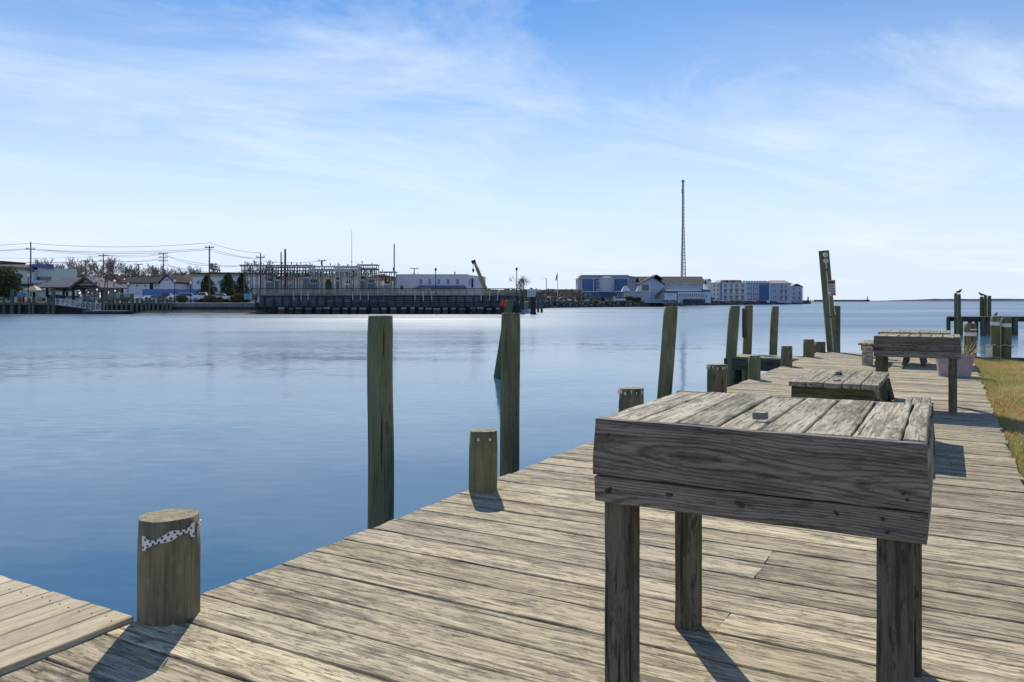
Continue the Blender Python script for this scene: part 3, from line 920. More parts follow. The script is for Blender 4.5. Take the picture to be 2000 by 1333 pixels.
# low mossy table between them, bench seat along its right side
x0, x1, y0, y1, zt = -1.252, -0.515, 7.36, 8.80, 0.632
t = thing('low_table', 'low mossy plank table between the two cleaning tables', 'table', ((x0 + x1) / 2, (y0 + y1) / 2, 0))
hx, hy = (x1 - x0) / 2, (y1 - y0) / 2
for i in range(5):
    bw = (2 * hx) / 5
    v = rb.uniform(0.85, 1.08)
    plank('top_board', t, (-hx + bw * (i + 0.5), rb.uniform(-0.012, 0.012), zt - rb.uniform(0, 0.004)), 2 * hy, bw - 0.007, 0.042, M['top'], rot=(0, 0, R(90)), tint=(v, v, v * 0.95), seg=8, endrag=0.014)
for sgn in (-1, 1):
    plank('apron_board', t, (0.0, sgn * (hy - 0.05), zt - 0.044 - 0.07), 2 * hx - 0.06, 0.14, 0.038, M['leg'], rot=(R(90) if sgn < 0 else R(-90), 0, 0), tint=(1.0, 1.05, 0.7), seg=8)
    for sx in (-1, 1):
        plank('leg', t, (sx * (hx - 0.055) - 0.045, sgn * (hy - 0.15), (zt - 0.045) / 2), zt - 0.045, 0.09, 0.09, M['leg'], rot=UP, seg=5)
    MB().beam((hx - 0.03, sgn * (hy - 0.12), zt - 0.06), (hx + 0.02, sgn * (hy - 0.12), 0.36), 0.05).build('brace', M['leg'], t)
MB().beam((hx - 0.02, -hy + 0.02, zt - 0.05), (hx - 0.02, -hy + 0.42, 0.25), 0.035).build('brace', M['top'], t)
for sgn in (-1, 1):
    plank('seat_support', t, (hx + 0.17, sgn * (hy - 0.12), 0.352), 0.44, 0.045, 0.09, M['leg'], seg=3)
    plank('leg', t, (hx + 0.30, sgn * (hy - 0.12), 0.13), 0.26, 0.07, 0.07, M['leg'], rot=UP, seg=3)
for i in range(2):
    plank('seat_board', t, (hx + 0.11 + 0.16 * i + 0.02, 0, 0.392), 2 * hy + 0.04, 0.152, 0.04, M['top'], rot=(0, 0, R(90)), seg=6)
for px, py, lab in ((1637, 734, 'small dark metal clip standing on the low mossy table'), (1634, 744, 'flat dark scrap lying on the low mossy table')):
    q = P(px, py, zt)
    c = thing('metal_clip' if py < 740 else 'metal_scrap', lab, 'scrap', (q.x, q.y, zt + 0.001), TH)
    if py < 740:
        MB().box(-0.03, 0.03, -0.004, 0.004, 0, 0.035).box(-0.03, -0.02, -0.03, -0.004, 0, 0.035).box(0.02, 0.03, -0.03, -0.004, 0, 0.03).build('strap', M['steel'], c)
    else:
        MB().box(-0.028, 0.02, -0.035, 0.03, 0, 0.008).box(0.02, 0.03, -0.02, 0.02, 0, 0.016).build('plate', M['steel'], c)

# picnic table with side benches behind
x0, x1, y0, y1, zt = -1.28, 0.05, 18.0, 19.6, 0.70
t = thing('picnic_table', 'picnic table with a side bench behind the far cleaning table', 'table', ((x0 + x1) / 2, (y0 + y1) / 2, 0))
hx, hy = (x1 - x0) / 2, (y1 - y0) / 2
for i in range(7):
    bw = 2 * hx / 7
    plank('top_board', t, (-hx + bw * (i + 0.5), 0, zt), 2 * hy, bw - 0.008, 0.04, M['top'], rot=(0, 0, R(90)), seg=5)
for sx in (-1,):
    for i in range(2):
        plank('seat_board', t, (sx * (hx + 0.14 + 0.16 * i), 0, 0.455), 2 * hy, 0.15, 0.04, M['top'], rot=(0, 0, R(90)), seg=5, tint=(1.2, 1.2, 1.2))
for sy in (-1, 1):
    yy = sy * (hy - 0.3)
    plank('seat_support', t, (-0.19, yy, 0.41), 2 * hx + 0.30, 0.045, 0.12, M['leg'], seg=4)
    plank('top_support', t, (0, yy, zt - 0.045), 2 * hx - 0.06, 0.045, 0.10, M['leg'], seg=4)
    for sx in (-1, 1):
        MB().beam((sx * 0.24, yy + 0.05, zt - 0.05), (sx * (hx + 0.05), yy + 0.05, 0.0), 0.09).build('leg', M['leg'], t)
        MB().beam((sx * 0.10, yy - 0.06, 0.40), (sx * 0.18, yy - 0.06, 0.0), 0.07).build('inner_leg', M['leg'], t)
MB().box(-hx - 0.30, -hx - 0.10, -hy + 0.02, -hy + 0.16, 0.0, 0.40).build('bench_block', M['top'], t)

# planter
q = P(1864, 737)
t = thing('planter', 'mauve ribbed planter tub with dry strap leaves by the lawn edge', 'planter', (q.x, q.y + 0.25, 0), R(8))
b = MB()
def rr_(s, n=40, fl=0.0):
    pts = []
    for k in range(n):
        a = 2 * math.pi * k / n
        c_, s_ = math.cos(a), math.sin(a)
        e = 0.35
        x_ = math.copysign(abs(c_) ** e, c_) * s
        y_ = math.copysign(abs(s_) ** e, s_) * s * 0.62
        pts.append((x_ * (1 + (fl if k % 2 else 0)), y_ * (1 + (fl if k % 2 else 0))))
    return pts
levels = [(0.245, 0.0, 0.02), (0.285, 0.30, 0.02), (0.29, 0.325, 0.0), (0.315, 0.33, 0), (0.32, 0.385, 0), (0.295, 0.388, 0), (0.275, 0.33, 0)]
for s, z, fl in levels:
    b.v += [(x_, y_, z) for x_, y_ in rr_(s, 40, fl)]
for i in range(len(levels) - 1):
    for k in range(40):
        b.f.append((i * 40 + k, i * 40 + (k + 1) % 40, (i + 1) * 40 + (k + 1) % 40, (i + 1) * 40 + k))
b.f.append(tuple(range(39, -1, -1)))
b.m = [0] * len(b.f)
b.build('tub', M['pot'], t)
MB().slab(rr_(0.28), 0.30, 0.335).build('soil', M['potsoil'], t)
lf = MB()
rnd = random.Random(4)
for k in range(130):
    a, l_ = rnd.uniform(0, 6.28), rnd.uniform(0.18, 0.48)
    bx, by = rnd.uniform(-0.2, 0.26), rnd.uniform(-0.12, 0.12)
    el = rnd.uniform(0.1, 1.3)
    pts, wdt = [], rnd.uniform(0.008, 0.017)
    for s in range(5):
        f_ = s / 4
        pts.append(Vector((bx + math.cos(a) * l_ * f_ * math.cos(el) * 1.1, by + math.sin(a) * l_ * f_ * math.cos(el) * 1.1, 0.335 + l_ * math.sin(el) * f_ - 0.22 * f_ * f_ * l_)))
    sd_ = Vector((-math.sin(a), math.cos(a), 0))
    vs = []
    for s, p in enumerate(pts):
        ww = wdt * (1 - s / 4.3)
        vs += [p - sd_ * ww, p + sd_ * ww]
    lf.add(vs, [(2 * s, 2 * s + 1, 2 * s + 3, 2 * s + 2) for s in range(4)])
lf.build('leaves', M['dryleaf'], t)

# lawn blades
gv, gf = [], []
rnd = random.Random(12)
def blade(x, y, h, wd):
    a = rnd.uniform(0, 6.28)
    l_ = rnd.uniform(0.3, 1.1) * h
    dx, dy = math.cos(a), math.sin(a)
    z = -0.06
    o = len(gv)
    gv.extend([(x - dy * wd, y + dx * wd, z), (x + dy * wd, y - dx * wd, z), (x + dx * l_, y + dy * l_, z + h)])
    gf.append((o, o + 1, o + 2))
for k in range(130000):
    y = 3.0 + (END - 3.3) * rnd.random() ** 0.9
    x = 0.50 + rnd.random() ** 2.0 * (2.0 + (y - 2) * 0.50)
    d_ = mn.noise(Vector((x * 0.9, y * 0.9, 2)))
    blade(x, y, rnd.uniform(0.02, 0.055) * (1.25 + 0.6 * d_), rnd.uniform(0.003, 0.006))
for cx_, cy_, n_, h_ in ((0.62, 12.6, 500, 0.16), (0.75, 13.6, 300, 0.10), (0.62, 7.9, 500, 0.12), (0.58, 8.6, 300, 0.12), (0.9, 10.5, 300, 0.08), (0.6, 15.5, 300, 0.10)):
    for k in range(n_):
        blade(max(0.51, cx_ + rnd.gauss(0, 0.10)), cy_ + rnd.gauss(0, 0.22), rnd.uniform(0.4, 1) * h_, 0.006)
gm = bpy.data.meshes.new('grass')
gm.from_pydata(gv, [], gf)
gm.materials.append(M['grass'])
go = struct(link('grass', gm), 'stuff')
go['label'] = 'dry yellow green lawn grass beside the dock'

# posts at the far lawn corner
for i, (px, d_, ytop, lab, nstr) in enumerate(((1895, 0.27, 632, 'mooring post with a pale band just right of the planter', 1), (1945, 0.215, 618, 'left one of the two roped mooring posts at the lawn end', 1), (1964, 0.235, 621, 'right one of the two roped mooring posts at the lawn end', 1))):
    Yd = 18.9
    q = cw(FX(px, Yd), Yd)
    top = FZ(ytop, Yd)
    t = thing('mooring_post', lab, 'post', (q.x, q.y, 0), TH, 'mooring posts at the lawn end')
    link('pile', pile_mesh(d_ / 2, -2.5, top, 61 + i, 0.0, (0, 0), 22, 0.03), t).color = (1.0, 1.1, 0.85, 1)
    zb = top - (0.30 if i == 0 else 0.22)
    MB().tube([(0, 0, zb), (0, 0, zb + 0.085)], d_ / 2 * 1.06, 18).build('band', M['offw'], t)
    if i == 0:
        MB().box(-0.07, 0.07, -d_ / 2 * 1.12, -d_ / 2 * 0.9, zb + 0.14, zb + 0.17).build('cleat', M['offw'], t)
pA, pB = cw(FX(1944, 18.75), 18.75, 0), cw(FX(1966, 18.75), 18.75, 0)
za = FZ(675, 18.75)
t = thing('mooring_rope', 'sagging rope tied round the paired mooring posts', 'rope', cw(FX(1930, 18.75), 18.75, 0), TH)
pts = []
for k in range(25):
    f_ = k / 24
    px = 1928 + 50 * f_
    pts.append((FX(px, 18.75) - FX(1930, 18.75), -0.0 - 0.02 * math.sin(f_ * 9), FZ(679 - 5 * abs(math.sin(f_ * 6.5)), 18.75)))
MB().tube(pts, 0.012, 5).build('strand', M['rope'], t)
MB().tube([(FX(1954, 18.75) - FX(1930, 18.75), -0.01, FZ(624, 18.75)), (FX(1954.5, 18.75) - FX(1930, 18.75), -0.01, FZ(697, 18.75))], 0.012, 5).build('hanging_strand', M['rope'], t)
t = thing('utility_pedestal', 'small grey pedestal box left of the roped mooring posts', 'box', cw(FX(1932, 18.8), 18.8, 0), TH)
MB().box(-0.05, 0.05, -0.05, 0.05, -0.2, FZ(677, 18.8)).build('case', M['alu'], t)
MB().box(-0.056, 0.056, -0.056, 0.056, FZ(677, 18.8), FZ(677, 18.8) + 0.03).build('lid', M['galv'], t)

# ------------------------------------------------------------------ neighbouring pier on the right
Y0 = 60.0
t = thing('neighbour_pier', 'weathered plank pier on piles crossing the water at far right', 'pier', cw(FX(1872, Y0), Y0, 0), TH)
Lp = FX(2600, Y0) - FX(1872, Y0)
zd = FZ(619, Y0)
for k in range(int(Lp / 0.3)):
    plank('deck_board', t, (0.15 + k * 0.3, 0.75, zd), 1.7, 0.285, 0.07, M['leg'], rot=(0, 0, R(90)), seg=2)
for yy in (0.0, 1.5):
    MB().box(0.1, Lp, yy - 0.06, yy + 0.06, zd - 0.38, zd - 0.075).build('stringer', M['joist'], t)
for px in (1875, 1918, 1931, 1982, 2005, 2060, 2120, 2180, 2240, 2300, 2360, 2420, 2480, 2540, 2590):
    for yy in (-0.12, 1.6):
        MB().tube([(FX(px, Y0) - FX(1872, Y0), yy, -3), (FX(px, Y0) - FX(1872, Y0), yy, zd - 0.08)], 0.15, 10).build('pile', M['farpile'], t)
for i, (px, dy, yt, lab) in enumerate(((1867, 1.0, 573, 'tall dark pier piling at the left end'), (1873, -0.6, 575, 'tall green pier piling with a bird on top'), (1917, 2.2, 580, 'left pier piling of the group of three with a bird'), (1924.5, 2.0, 577, 'middle pier piling of the group of three'), (1932.5, 2.2, 578, 'right pier piling of the group of three'))):
    Yq_ = Y0 + dy
    t = thing('pier_piling', lab + ' on the neighbouring pier', 'piling', cw(FX(px, Yq_), Yq_, 0), 0, 'tall pilings of the neighbouring pier')
    link('pile', pile_mesh(0.135, -3.5, FZ(yt, Yq_), 100 + i, 0.05, (0, 0), 12, 0.02, 0.6), t).color = (0.8, 0.95, 0.9, 1)
def bird(px, Y, z, lab, rz, s=1.0):
    t = thing('bird', lab, 'bird', cw(FX(px, Y), Y, z), TH + rz, 'birds perched on pilings')
    b = MB()
    b.tube([(-0.26, 0, 0.13), (-0.16, 0, 0.15), (-0.06, 0, 0.17), (0.06, 0, 0.20), (0.13, 0, 0.25), (0.17, 0, 0.31), (0.21, 0, 0.335), (0.245, 0, 0.33), (0.30, 0, 0.32)],
           [0.02, 0.045, 0.085, 0.095, 0.07, 0.045, 0.05, 0.03, 0.006], 8)
    for v in range(len(b.v)):
        b.v[v] = tuple(c_ * s for c_ in b.v[v])
    b.build('body', M['feather'], t, smooth=True)
    for sy in (-1, 1):
        MB().tube([(0.02 * s, 0.03 * s * sy, 0.0), (0.02 * s, 0.03 * s * sy, 0.13 * s)], 0.008 * s, 5).build('leg', M['feather'], t)
        MB().add([(0.10 * s, 0.085 * s * sy, 0.22 * s), (-0.05 * s, 0.10 * s * sy, 0.24 * s), (-0.32 * s, 0.03 * s * sy, 0.15 * s), (-0.06 * s, 0.09 * s * sy, 0.15 * s), (0.0, 0.05 * s * sy, 0.2 * s)],
                 [(0, 1, 2, 3), (4, 1, 0), (4, 2, 1), (4, 3, 2), (4, 0, 3)]).build('wing', M['feather'], t)
bird(1873, Y0 - 0.6, FZ(575, Y0 - 0.6), 'dark gull on the tall green pier piling', 0.3, 1.05)
bird(1917.5, Y0 + 2.2, FZ(580, Y0 + 2.2), 'dark gull on the left piling of the three', 2.9, 0.95)
bird(1945, Y0 + 0.3, zd, 'dark gull standing on the pier walkway', 0.6, 0.9)

# ------------------------------------------------------------------ far shore helpers
class Far:
    """a thing on the far shore, built in its own upright frame that faces the viewer"""
    def __init__(s, name, label, cat, px, Y, zb=0.95, group=None):
        s.px, s.Y, s.zb = px, Y, zb
        s.o = thing(name, label, cat, cw(FX(px, Y), Y, zb), TH, group)
    def x(s, px, dy=0.0): return FX(px, s.Y + dy) - FX(s.px, s.Y)
    def z(s, py, dy=0.0): return FZ(py, s.Y + dy) - s.zb
    def box(s, name, mat, a, b, ya, yb, d0=0.0, d1=6.0, parent=None):
        return MB().box(s.x(a), s.x(b), d0, d1, s.z(yb), s.z(ya)).build(name, mat, parent or s.o)
    def poly(s, name, mat, pts, d0, d1, parent=None):
        pts = [(s.x(p[0]), s.z(p[1])) for p in pts]
        return MB().prism(pts, d0, d1).build(name, mat, parent or s.o)
    def window(s, a, b, ya, yb, d=0.0, fr=None, gl=None, parent=None, name='window'):
        f_ = MB()
        X0, X1, Z0, Z1 = s.x(a), s.x(b), s.z(yb), s.z(ya)
        e = min(0.10, (X1 - X0) * 0.14)
        for bx in ((X0, X1, Z1 - e, Z1), (X0, X1, Z0, Z0 + e), (X0, X0 + e, Z0 + e, Z1 - e), (X1 - e, X1, Z0 + e, Z1 - e)):
            f_.box(bx[0], bx[1], d - 0.10, d + 0.02, bx[2], bx[3])
        if Z1 - Z0 > 1.0:
            zm = (Z0 + Z1) / 2
            f_.box(X0 + e, X1 - e, d - 0.08, d + 0.02, zm - e * 0.4, zm + e * 0.4)
        w = f_.build(name, fr or M['white'], parent or s.o)
        MB().box(X0 + e * 0.9, X1 - e * 0.9, d - 0.04, d + 0.01, Z0 + e * 0.9, Z1 - e * 0.9).build('pane', gl or M['glass'], w)
        return w
    def gable(s, name, mat, a, b, yr, ye, d0, d1, over=0.4, parent=None):
        """roof whose ridge runs along x: ridge row yr, eave row ye"""
        x0, x1, zr, ze = s.x(a), s.x(b), s.z(yr), s.z(ye)
        m_ = (d0 + d1) / 2
        t_ = 0.25
        pts = [(d0 - over, ze), (m_, zr), (d1 + over, ze), (d1 + over, ze - t_), (m_, zr - t_), (d0 - over, ze - t_)]
        n = len(pts)
        b_ = MB()
        b_.v = [(x0, p[0], p[1]) for p in pts] + [(x1, p[0], p[1]) for p in pts]
        b_.f = [(0, 1, 4, 5), (1, 2, 3, 4), (n + 5, n + 4, n + 1, n), (n + 4, n + 3, n + 2, n + 1)] + [(i, i + n, (i + 1) % n + n, (i + 1) % n) for i in range(n)]
        b_.m = [0] * len(b_.f)
        return b_.build(name, mat, parent or s.o)
    def hip(s, name, mat, a, b, yr, ye, d0, d1, ra, rb_, parent=None):
        x0, x1, r0, r1 = s.x(a), s.x(b), s.x(ra), s.x(rb_)
        zr, ze = s.z(yr), s.z(ye)
        m_ = (d0 + d1) / 2
        return MB().add([(x0, d0, ze), (x1, d0, ze), (x1, d1, ze), (x0, d1, ze), (r0, m_, zr), (r1, m_, zr), (x0, d0, ze - 0.2), (x1, d0, ze - 0.2), (x1, d1, ze - 0.2), (x0, d1, ze - 0.2)],
                        [(0, 1, 5, 4), (1, 2, 5), (2, 3, 4, 5), (3, 0, 4), (9, 8, 7, 6), (0, 6, 7, 1), (1, 7, 8, 2), (2, 8, 9, 3), (3, 9, 6, 0)]).build(name, mat, parent or s.o)
    def frontgable(s, name, mat, a, b, yr, ye, d0, d1, t_=0.3, parent=None):
        """roof whose ridge runs away from the viewer"""
        xa, xb, xm = s.x(a), s.x(b), s.x((a + b) / 2)
        zr, ze = s.z(yr), s.z(ye)
        return MB().prism([(xa, ze), (xa + 0.05, ze - t_), (xm, zr - t_), (xb - 0.05, ze - t_), (xb, ze), (xm, zr)], d0, d1).build(name, mat, parent or s.o)

# ---- shore walls, left
f = Far('bulkhead', 'dark timber bulkhead under the pavilion on the far left shore', 'bulkhead', 100, 154.6, WZ)
f.box('cap_board', M['railwood'], -300, 334, 592.5, 595.5, -0.15, 0.5)
f.box('upper_wale', M['wet'], -300, 334, 596, 598.5, -0.05, 0.1)
f.box('sheet_wall', M['wet'], -300, 334, 595.5, 620, 0.0, 0.4)
f = Far('concrete_bulkhead', 'grey concrete seawall with dark waterline in front of white cars', 'bulkhead', 420, 154.6, WZ)
f.box('cap_board', M['concrete'], 334.3, 500, 591.8, 593.5, -0.12, 0.5)
f.box('upper_wall', M['concdark'], 334.3, 500, 593.5, 599.5, 0, 0.4)
f.box('lower_wall', M['wet'], 334.3, 500, 599.5, 620, -0.05, 0.4)
rnd = random.Random(17)
tallx = {24, 105, 165, 258}
nt_, ns_ = 0, 0
xs = [-30, -10, 8, 24, 38, 58, 65, 95, 105, 165] + [172, 184, 201, 210, 219, 228, 238, 247, 258, 268, 277, 286, 292, 300, 309, 318, 326, 333]
for px in xs:
    Yq_ = 154.0 - rnd.uniform(0, 0.3)
    tall = px in tallx
    top = FZ((566 if px == 24 else 568 if px == 105 else 574) if tall else rnd.uniform(578, 584), Yq_)
    if px >= 0:
        if tall: nt_ += 1
        else: ns_ += 1
    lab_ = nth(nt_ - 1) + ' tall green piling from the left before the far bulkhead' if tall else (nth(max(0, ns_ - 1)) + ' short piling from the left along the far bulkhead' if px >= 0 else ('outer' if px < -20 else 'inner') + ' short bulkhead piling past the left picture edge')
    t = thing('shore_piling', lab_, 'piling', cw(FX(px, Yq_), Yq_, 0), 0, 'tall shore pilings' if tall else 'pilings along the far left bulkhead')
    link('pile', pile_mesh(0.36 if tall else 0.25, WZ - 1, top, 200 + px, 0.08, (0, 0), 9, 0.0, 0.5), t).data.materials[0] = M['farpile']

# gangway and floating dock
f = Far('gangway', 'aluminium truss gangway sloping down to the floating dock', 'gangway', 150, 152.5, WZ)
gw = [(108, 586.5, 596), (195, 598, 607)]
for dy in (0.0, 1.4):
    A, B, C, D_ = [(f.x(108), dy, f.z(584)), (f.x(196), dy, f.z(594)), (f.x(108), dy, f.z(595)), (f.x(196), dy, f.z(607))]
    side = MB()
    nn = 9
    A, B, C, D_ = map(Vector, (A, B, C, D_))
    for k in range(nn + 1):
        u_ = A.lerp(B, k / nn); l_ = C.lerp(D_, k / nn)
        side.beam(u_, l_, 0.08)
        if k < nn:
            u2 = A.lerp(B, (k + 1) / nn); l2 = C.lerp(D_, (k + 1) / nn)
            side.beam(u_, l2, 0.06)
            side.beam(l_, u2, 0.06)
    side.beam(A, B, 0.11); side.beam(C, D_, 0.14)
    side.build('side_truss', M['alu'], f.o)
MB().add([(f.x(108), 0, f.z(595)), (f.x(196), 0, f.z(607)), (f.x(196), 1.4, f.z(607)), (f.x(108), 1.4, f.z(595)), (f.x(108), 0, f.z(596)), (f.x(196), 0, f.z(608)), (f.x(196), 1.4, f.z(608)), (f.x(108), 1.4, f.z(596))],
         [(0, 1, 2, 3), (7, 6, 5, 4), (0, 4, 5, 1), (2, 6, 7, 3)]).build('walkway', M['galv'], f.o)
f = Far('floating_dock', 'low grey floating dock below the gangway', 'dock', 205, 150.5, WZ)
for k in range(8):
    f.box('deck_panel', M['concrete'], 164 + k * 10.2, 173.8 + k * 10.2, 607, 608.4, 0, 2.6)
f.box('float', M['wet'], 165, 245, 608.4, 613, 0.1, 2.5)

# pavilion
f = Far('pavilion', 'open waterfront pavilion with grey metal hip roof and front gable', 'pavilion', 130, 164, 0.95)
f.hip('roof', M['roofmetal'], 62, 196, 541, 561, -0.5, 11.5, 97, 172)
gr = f.frontgable('gable_roof', M['roofmetal'], 142, 203, 540, 562, -1.6, 5.0, 0.45)
f.poly('gable_infill', M['tan'], [(155, 558), (188, 558), (172.5, 546)], -0.8, -0.6, gr)
f.box('gable_beam', M['black'], 150, 195, 552, 554, -1.0, -0.85, gr)
for px in (66, 92, 124, 143, 199):
    f.box('post', M['roofdark'], px - 1.4, px + 1.4, 561, 591, -0.2, 0.3)
for px in (75, 110, 150, 190):
    f.box('post', M['roofdark'], px - 1.2, px + 1.2, 560, 590, 10.3, 10.8)
for i, (a, b_, dy) in enumerate(((43, 72, -3), (70, 100, 6), (98, 126, 3))):
    c = Far('canopy_tent', ('leftmost', 'middle', 'rightmost')[i] + ' beige market canopy by the pavilion', 'canopy', (a + b_) / 2, 164 + dy, 0.95, 'beige canopies by the pavilion')
    X0, X1, ze, zp = c.x(a), c.x(b_), c.z(567), c.z(557.5)
    MB().add([(X0, 0, ze), (X1, 0, ze), (X1, 3, ze), (X0, 3, ze), ((X0 + X1) / 2, 1.5, zp), (X0, 0, ze - 0.3), (X1, 0, ze - 0.3), (X1, 3, ze - 0.3), (X0, 3, ze - 0.3)],
             [(0, 1, 4), (1, 2, 4), (2, 3, 4), (3, 0, 4), (0, 5, 6, 1), (1, 6, 7, 2), (2, 7, 8, 3), (3, 8, 5, 0)]).build('cover', M['beige'], c.o)
    for px in (a, b_):
        for d_ in (0.05, 2.9):
            MB().tube([(c.x(px), d_, 0), (c.x(px), d_, ze)], 0.05, 5).build('pole', M['galv'], c.o)
f = Far('notice_board', 'yellow and cream notice board behind the bulkhead pilings', 'sign', 80, 157, 0.95)
f.box('panel', M['beige'], 70, 91, 580, 590.5, 0, 0.12)
f.box('picture', M['yellow'], 71.5, 80, 581, 589, -0.03, -0.005)
f.box('picture', M['roofbrown'], 81, 89, 582, 588, -0.03, -0.005)
for px in (71, 90):
    f.box('post', M['pole'], px - 0.7, px + 0.7, 579, 592, 0.13, 0.3)
f = Far('blue_kiosk', 'small pale blue kiosk box near the left piling', 'kiosk', 39, 157, 0.95)
f.box('cabin', M['skyblue'], 33, 45, 572, 580.5, 0, 1)
f.box('base', M['orange'], 32.5, 41, 581, 590.5, 0, 1)
f.box('post', M['darkred'], 44.5, 46.5, 580, 594, 0, 0.2)
f = Far('banner_fence', 'white banner fence at the far left under the evergreen', 'fence', 30, 158.5, 0.95)
for k in range(9):
    f.box('panel', M['white'], -22 + k * 9.5, -13.6 + k * 9.5, 580, 590.5, 0, 0.08)
f.box('base_rail', M['yellow'], -22, 60, 591, 593, -0.02, 0.1)

# left shop building
f = Far('green_building', 'two storey pale green building with blue roof panels far left', 'building', 30, 195, 0.95)
f.box('wall', M['palegreen'], -120, 66, 527, 592, 0, 12)
f.box('wall', M['palegreen'], 66.2, 98, 523, 592, 1.5, 12)
f.box('cream_fascia', M['tan'], -120, 56, 523.2, 527, -0.6, 0.5)
f.gable('roof', M['roofgrey'], -120, 62, 515, 523, 0, 12, 0.8)
f.poly('roof_panel', M['roofblue'], [(52, 528.5), (66, 532), (66, 525), (52, 523)], -0.7, 0.4)
f.poly('roof_panel', M['roofblue'], [(53, 521), (98.5, 526.5), (98.5, 516), (53, 516)], 1.0, 1.4)
f.window(55, 62, 536, 542.5)
f.window(20, 26, 536, 542.5)
f.box('shop_window', M['glass'], 66.5, 92, 541, 548, 1.3, 1.45)
f.box('lower_roof', M['paleblue'], 58, 85, 548, 554, -1.2, 1.3)
f.box('awning', M['black'], 37, 66, 555, 560, -1.5, -0.1)
f = Far('brick_building', 'small brick building edge at the far left border', 'building', -20, 215, 0.95)
f.box('wall', M['roofbrown'], -80, 5, 512, 590, 0, 10)
f.box('cap', M['darkred'], -81, 6, 510, 512.5, -0.2, 10.2)

# mid buildings
f = Far('white_house', 'white house with dark roof and front gable behind the parked cars', 'house', 290, 205, 0.95)
f.box('wall', M['lav'], 238, 319, 552, 592, 0, 8)
f.gable('roof', M['roofdark'], 235, 321, 541, 552.5, 0, 8, 0.5)
f.poly('gable_wall', M['lav'], [(318, 592), (345, 592), (345, 551), (331.5, 538.5), (318, 551)], -1.5, 7)
f.frontgable('gable_roof', M['roofdark'], 316, 347, 536.5, 551.5, -2.0, 7.5, 0.35)
f.window(328, 334, 545, 550, -1.5)
for px in (252, 268, 284, 304):
    f.window(px - 3, px + 3, 556, 561, 0.0)
f.box('door', M['darkred'], 293, 299, 553.5, 575, -0.15, 0.02)
f = Far('blue_fence', 'long blue screen fence in front of the white house', 'fence', 360, 192, 0.95)
for k in range(14):
    f.box('panel', M['skyblue'], 278 + k * 10, 287.7 + k * 10, 565 + (k % 3 == 1) * 0.6, 589, 0, 0.1)
f = Far('brown_roof_building', 'low building with brown sloping roof right of the white house', 'building', 360, 212, 0.95)
f.gable('roof', M['roofbrown'], 342, 380, 534, 552, 0, 14, 0.6)
f.box('wall', M['greyblue'], 343, 379, 552, 590, 0.1, 13)
f.box('garage_door', M['white'], 346, 357, 556, 568, -0.05, 0.08)
f = Far('long_flat_building', 'long flat roofed grey building behind the clipped evergreens', 'building', 430, 200, 0.95)
f.box('wall', M['lav'], 376, 506, 540, 592, 0, 14)
f.box('roof_edge', M['roofbrown'], 373, 508, 533, 536, -0.8, 14.5)
f.box('tan_fascia', M['tan'], 374, 507, 536, 539.8, -0.6, 14.3)
for k in range(8):
    f.window(384 + k * 14, 391 + k * 14, 548, 556, 0)
f = Far('garage_block', 'long cream garage building with white doors behind the substation', 'building', 560, 205, 0.95)
f.box('wall', M['beige'], 478, 765, 546, 592, 0, 10)
f.box('roof_edge', M['tan'], 476, 767, 541, 546, -0.6, 10.4)
for k in range(18):
    f.box('roller_door', M['white'] if k % 3 else M['paleblue'], 484 + k * 15.2, 495 + k * 15.2, 549, 572, -0.08, 0.05)

def leaf_mass(b, c, rx, ry, rz, n, s, seed, shape='ball'):
    rnd = random.Random(seed)
    for _ in range(n):
        if shape == 'cone':
            t_ = rnd.random() ** 1.6
            a = rnd.uniform(0, 6.283)
            rr = 1.4 * (1 - t_) ** 0.6 * (rnd.random() ** 0.4) * (0.8 + 0.3 * math.sin(a * 3 + t_ * 9 + seed))
            p = Vector((c[0] + rx * rr * math.cos(a), c[1] + ry * rr * math.sin(a), c[2] + rz * t_))
        else:
            while True:
                q = Vector((rnd.uniform(-1, 1), rnd.uniform(-1, 1), rnd.uniform(-1, 1)))
                l_ = q.length
                if 0.3 < l_ < 1 + 0.25 * mn.noise(q * 2.5 + Vector((seed, 0, 0))): break
            p = Vector((c[0] + rx * q.x, c[1] + ry * q.y, c[2] + rz * q.z))
        u_ = Vector((rnd.gauss(0, 1), rnd.gauss(0, 1), rnd.gauss(0, 1))).normalized()
        v_ = u_.orthogonal().normalized()
        sz = s * rnd.uniform(0.6, 1.4)
        b.add([p - u_ * sz, p + v_ * sz * 0.6, p + u_ * sz, p - v_ * sz * 0.6], [(0, 1, 2, 3)])
    return b
def evergreen(px, Y, ybase, ytop, wpx, lab, seed, shape='cone', mat=None, group=None, cat='tree', name='evergreen_tree', n=2200):
    zb = 0.95
    f = Far(name, lab, cat, px, Y, zb, group)
    h = f.z(ytop) - 0.0
    w = wpx / F * Y / 2
    if shape == 'cone':
        MB().tube([(0, 0, -0.1), (0, 0, h * 0.9)], [w * 0.10, 0.03], 6).build('trunk', M['bark'], f.o)
        leaf_mass(MB(), (0, 0, 0.15), w, w, h - 0.1, n, 0.22, seed, 'cone').build('crown', mat or M['ever'], f.o)
    else:
        MB().tube([(0, 0, -0.1), (0.1, 0, h * 0.7)], [w * 0.12, 0.05], 6).build('trunk', M['bark'], f.o)
        leaf_mass(MB(), (0, 0, h * 0.55), w, w, h * 0.5, n, 0.24, seed).build('crown', mat or M['ever'], f.o)
evergreen(8, 159, 590, 524, 62, 'dark bushy evergreen at the far left beside the lamp post', 1, 'ball', n=3500)
evergreen(405, 178, 572, 538, 36, 'left clipped evergreen by the utility pole', 2, group='row of evergreens', n=3000)
evergreen(446, 178, 572, 534, 38, 'middle and tallest evergreen of the three behind white cars', 3, group='row of evergreens', n=3000)
